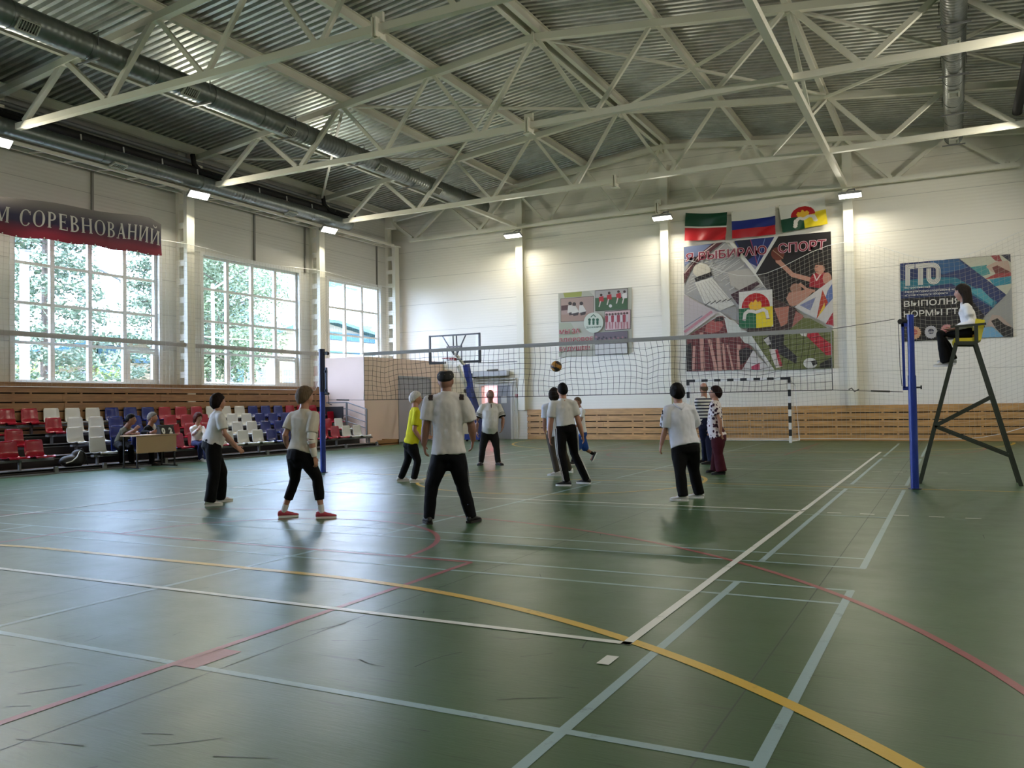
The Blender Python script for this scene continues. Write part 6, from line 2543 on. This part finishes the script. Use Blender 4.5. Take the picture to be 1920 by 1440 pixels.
make_person('person', 'bald man in navy striped shirt and dark blue trousers near the goal', F,
            dict(neck=(1319.5, 743), head=(1319.5, 729), hip=(1325, 797), ty=-42, hy=-24,
                 armL=((1311, 775, -.16), (1308, 793, -.26), (1306, 803, -.3)), armR=((1335, 774, .14), (1334, 795, .12), (1333, 807, .12)),
                 legL=dict(knee=(1322, 833), foot=(1322, 868), yaw=-84), legR=dict(knee=(1330, 833), foot=(1333, 871), yaw=-82)),
            dict(top=M_str, bot=NAVYC, shoe=SH_B, sole=SOLE_D, hairmat=HG, hair='bald', hthick=.006, girth=(1.05, 1.06, 1.05), belly=.05, hem=.0, vox=.009, leg=1.08, skin=SKIN))
# 11 woman in floral blouse
M_flo = cloth('floral blouse', rgb(220, 212, 210))
n = M_flo.node_tree
tc = n.nodes.new('ShaderNodeTexCoord')
vo = n.nodes.new('ShaderNodeTexVoronoi')
vo.inputs['Scale'].default_value = 15
nz2 = n.nodes.new('ShaderNodeTexNoise')
nz2.inputs['Scale'].default_value = 26
ra = n.nodes.new('ShaderNodeValToRGB')
ra.color_ramp.interpolation = 'CONSTANT'
ra.color_ramp.elements[0].color = rgb(50, 40, 54)
ra.color_ramp.elements[0].position = 0
ra.color_ramp.elements[1].color = rgb(214, 206, 206)
ra.color_ramp.elements[1].position = .44
k_ = ra.color_ramp.elements.new(.36)
k_.color = rgb(110, 62, 78)
adn = n.nodes.new('ShaderNodeMath')
adn.operation = 'MULTIPLY_ADD'
adn.inputs[1].default_value = .55
n.links.new(tc.outputs['Object'], vo.inputs['Vector'])
n.links.new(tc.outputs['Object'], nz2.inputs['Vector'])
n.links.new(nz2.outputs['Fac'], adn.inputs[0])
n.links.new(vo.outputs['Distance'], adn.inputs[2])
m4 = n.nodes.new('ShaderNodeMath')
m4.operation = 'SUBTRACT'
m4.inputs[1].default_value = .22
n.links.new(adn.outputs[0], m4.inputs[0])
n.links.new(m4.outputs[0], ra.inputs['Fac'])
n.links.new(ra.outputs['Color'], n.nodes['Principled BSDF'].inputs['Base Color'])
F = Fig((1347, 889), top=(1342, 725.5))
make_person('person', 'woman in floral blouse and burgundy trousers facing left near the goal', F,
            dict(neck=(1341, 750), head=(1340.5, 737.5), hip=(1347, 818), ty=-74, hy=-86, hp=14,
                 armL=((1350, 789, .18), (1351, 811, .16), (1353, 823, .16)), armR=((1339, 785, -.2), (1334, 804, -.24), (1331, 812, -.26)),
                 legL=dict(knee=(1347, 852), foot=(1353, 890), yaw=-86), legR=dict(knee=(1343, 851), foot=(1342, 886), yaw=-86)),
            dict(top=M_flo, bot=cloth('burgundy cloth', rgb(66, 24, 34)), shoe=SH_B, sole=SOLE_D, hairmat=hairm('dark auburn hair', rgb(28, 14, 14)), hair='short', hthick=.024, backvol=.5, girth=(1.2, 1.14, 1.05), belly=.05, hem=-.02, hemw=1.12, sleeve=.6, slw=1.15, vox=.009, leg=1.3, flare=1.35, topname='blouse'))
# umpire on the chair
F = Fig((10.9, 10.12, 0), plane=10.12, H=1.66)
F.a, F.r = V((0, 1, 0)), V((1, 0, 0))
make_person('person', 'young woman with long dark hair in white blouse sitting on the umpire chair', F,
            dict(neck=(1809, 566), head=(1804.5, 549), hip=(1821, 619.5), ty=-90, hy=-90,
                 sL=(1814, 578, .15), sR=(1813, 577, -.15),
                 armL=((1821, 606, .2), (1788, 616, .16), (1772, 619, .12)), armR=((1820, 604, -.2), (1790, 616, -.1), (1776, 619, -.06)),
                 legL=dict(knee=(1763, 627, .08), ank=(1776, 677, .08), yaw=-90), legR=dict(knee=(1764, 626, -.1), ank=(1784, 673, -.1), yaw=-90, pitch=8)),
            dict(top=cloth('white blouse', rgb(222, 220, 216)), bot=BLACK, shoe=mat('pale sneaker', rgb(196, 194, 186), .5), hairmat=hairm('long dark hair', rgb(40, 34, 30)), hair='long', hlen=.46, hthick=.016, girth=(.92, .92, .92), sh=.155, hem=-.03, sleeve=1.9, slw=1.1, flare=1.6, leg=.98, topname='blouse', vox=.008, floor=SEATZ))
# seated at the desk


def seat_base(px, py): return tuple(float(c) for c in onX(px, py, -6.42)[:2]) + (0.0,)


F = Fig(seat_base(228, 832), H=1.76)
make_person('person', 'man in olive T-shirt sitting at the left end of the desk with clasped hands', F,
            dict(neck=(239, 799), head=(245.5, 787, .1), hip=(226, 829), ty=112, hy=96,
                 armR=((236, 815, .22), (251, 807, .3), (258, 801, .3)), armL=((259, 813, .0), (255, 813, .25), (247, 814, .32)),
                 legR=dict(knee=(227, 839, .42), foot=(229, 876), yaw=120), legL=dict(knee=(245, 838, .34), foot=(247, 875), yaw=120)),
            dict(top=cloth('olive T-shirt', rgb(92, 90, 78)), bot=BLACK, shoe=SH_B, sole=SOLE_D, hairmat=HD, hair='crop', hthick=.01, girth=(1, 1.02, 1.0), hem=-.02, skin=SKIN_T, vox=.009))
F = Fig(seat_base(280, 828), H=1.78)
P = make_person('person', 'grey haired man in black jacket sitting behind the desk by the score board', F,
                dict(neck=(282, 796), head=(286, 783.5, .06), hip=(279, 827), ty=116, hy=98,
                     armR=((268, 811, .2), (284, 811, .36), (293, 808, .4)), armL=((301, 808, .05), (302, 812, .25), (297, 811, .34)),
                     legR=dict(knee=(283, 838, .4), foot=(285, 873), yaw=120), legL=dict(knee=(299, 837, .36), foot=(306, 868), yaw=110)),
                dict(top=cloth('black jacket', rgb(18, 18, 22)), bot=BLACK, shoe=SH_B, sole=SOLE_D, hairmat=hairm('grey hair', rgb(120, 116, 110)), hair='crop', hthick=.012, sleeve=1.9, hem=-.05, girth=(1.05, 1.05, 1.05), topname='jacket', vox=.009))
c = P['N'].lerp(P['H'], .24) + P['ft'] * .094 * P['s']
obj('shirt_front', MB().ball(c, (.045, .045, .11), 12, 8), WHITE_T, P['root'], 60)
F = Fig(seat_base(369, 829), H=1.66)
make_person('person', 'red haired woman in white blouse and blue skirt sitting in the red seats', F,
            dict(neck=(370, 796), head=(371.5, 784, .05), hip=(370, 829), ty=135, hy=140,
                 armR=((362, 814, .14), (371, 806, .3), (376, 797, .32)), armL=((385, 813, .1), (381, 823, .28), (374, 826, .36)),
                 legR=dict(knee=(376, 833, .42), foot=(375, 865), yaw=130), legL=dict(knee=(386, 832, .42), foot=(386, 866), yaw=130)),
            dict(top=cloth('cream blouse', rgb(218, 212, 204)), bot=cloth('blue denim', rgb(44, 50, 84)), shoe=SH_W, hairmat=HR, hair='bob', hthick=.024, backvol=.5, sleeve=1.9, hem=-.02, girth=(1, .96, .96), topname='blouse', vox=.009))
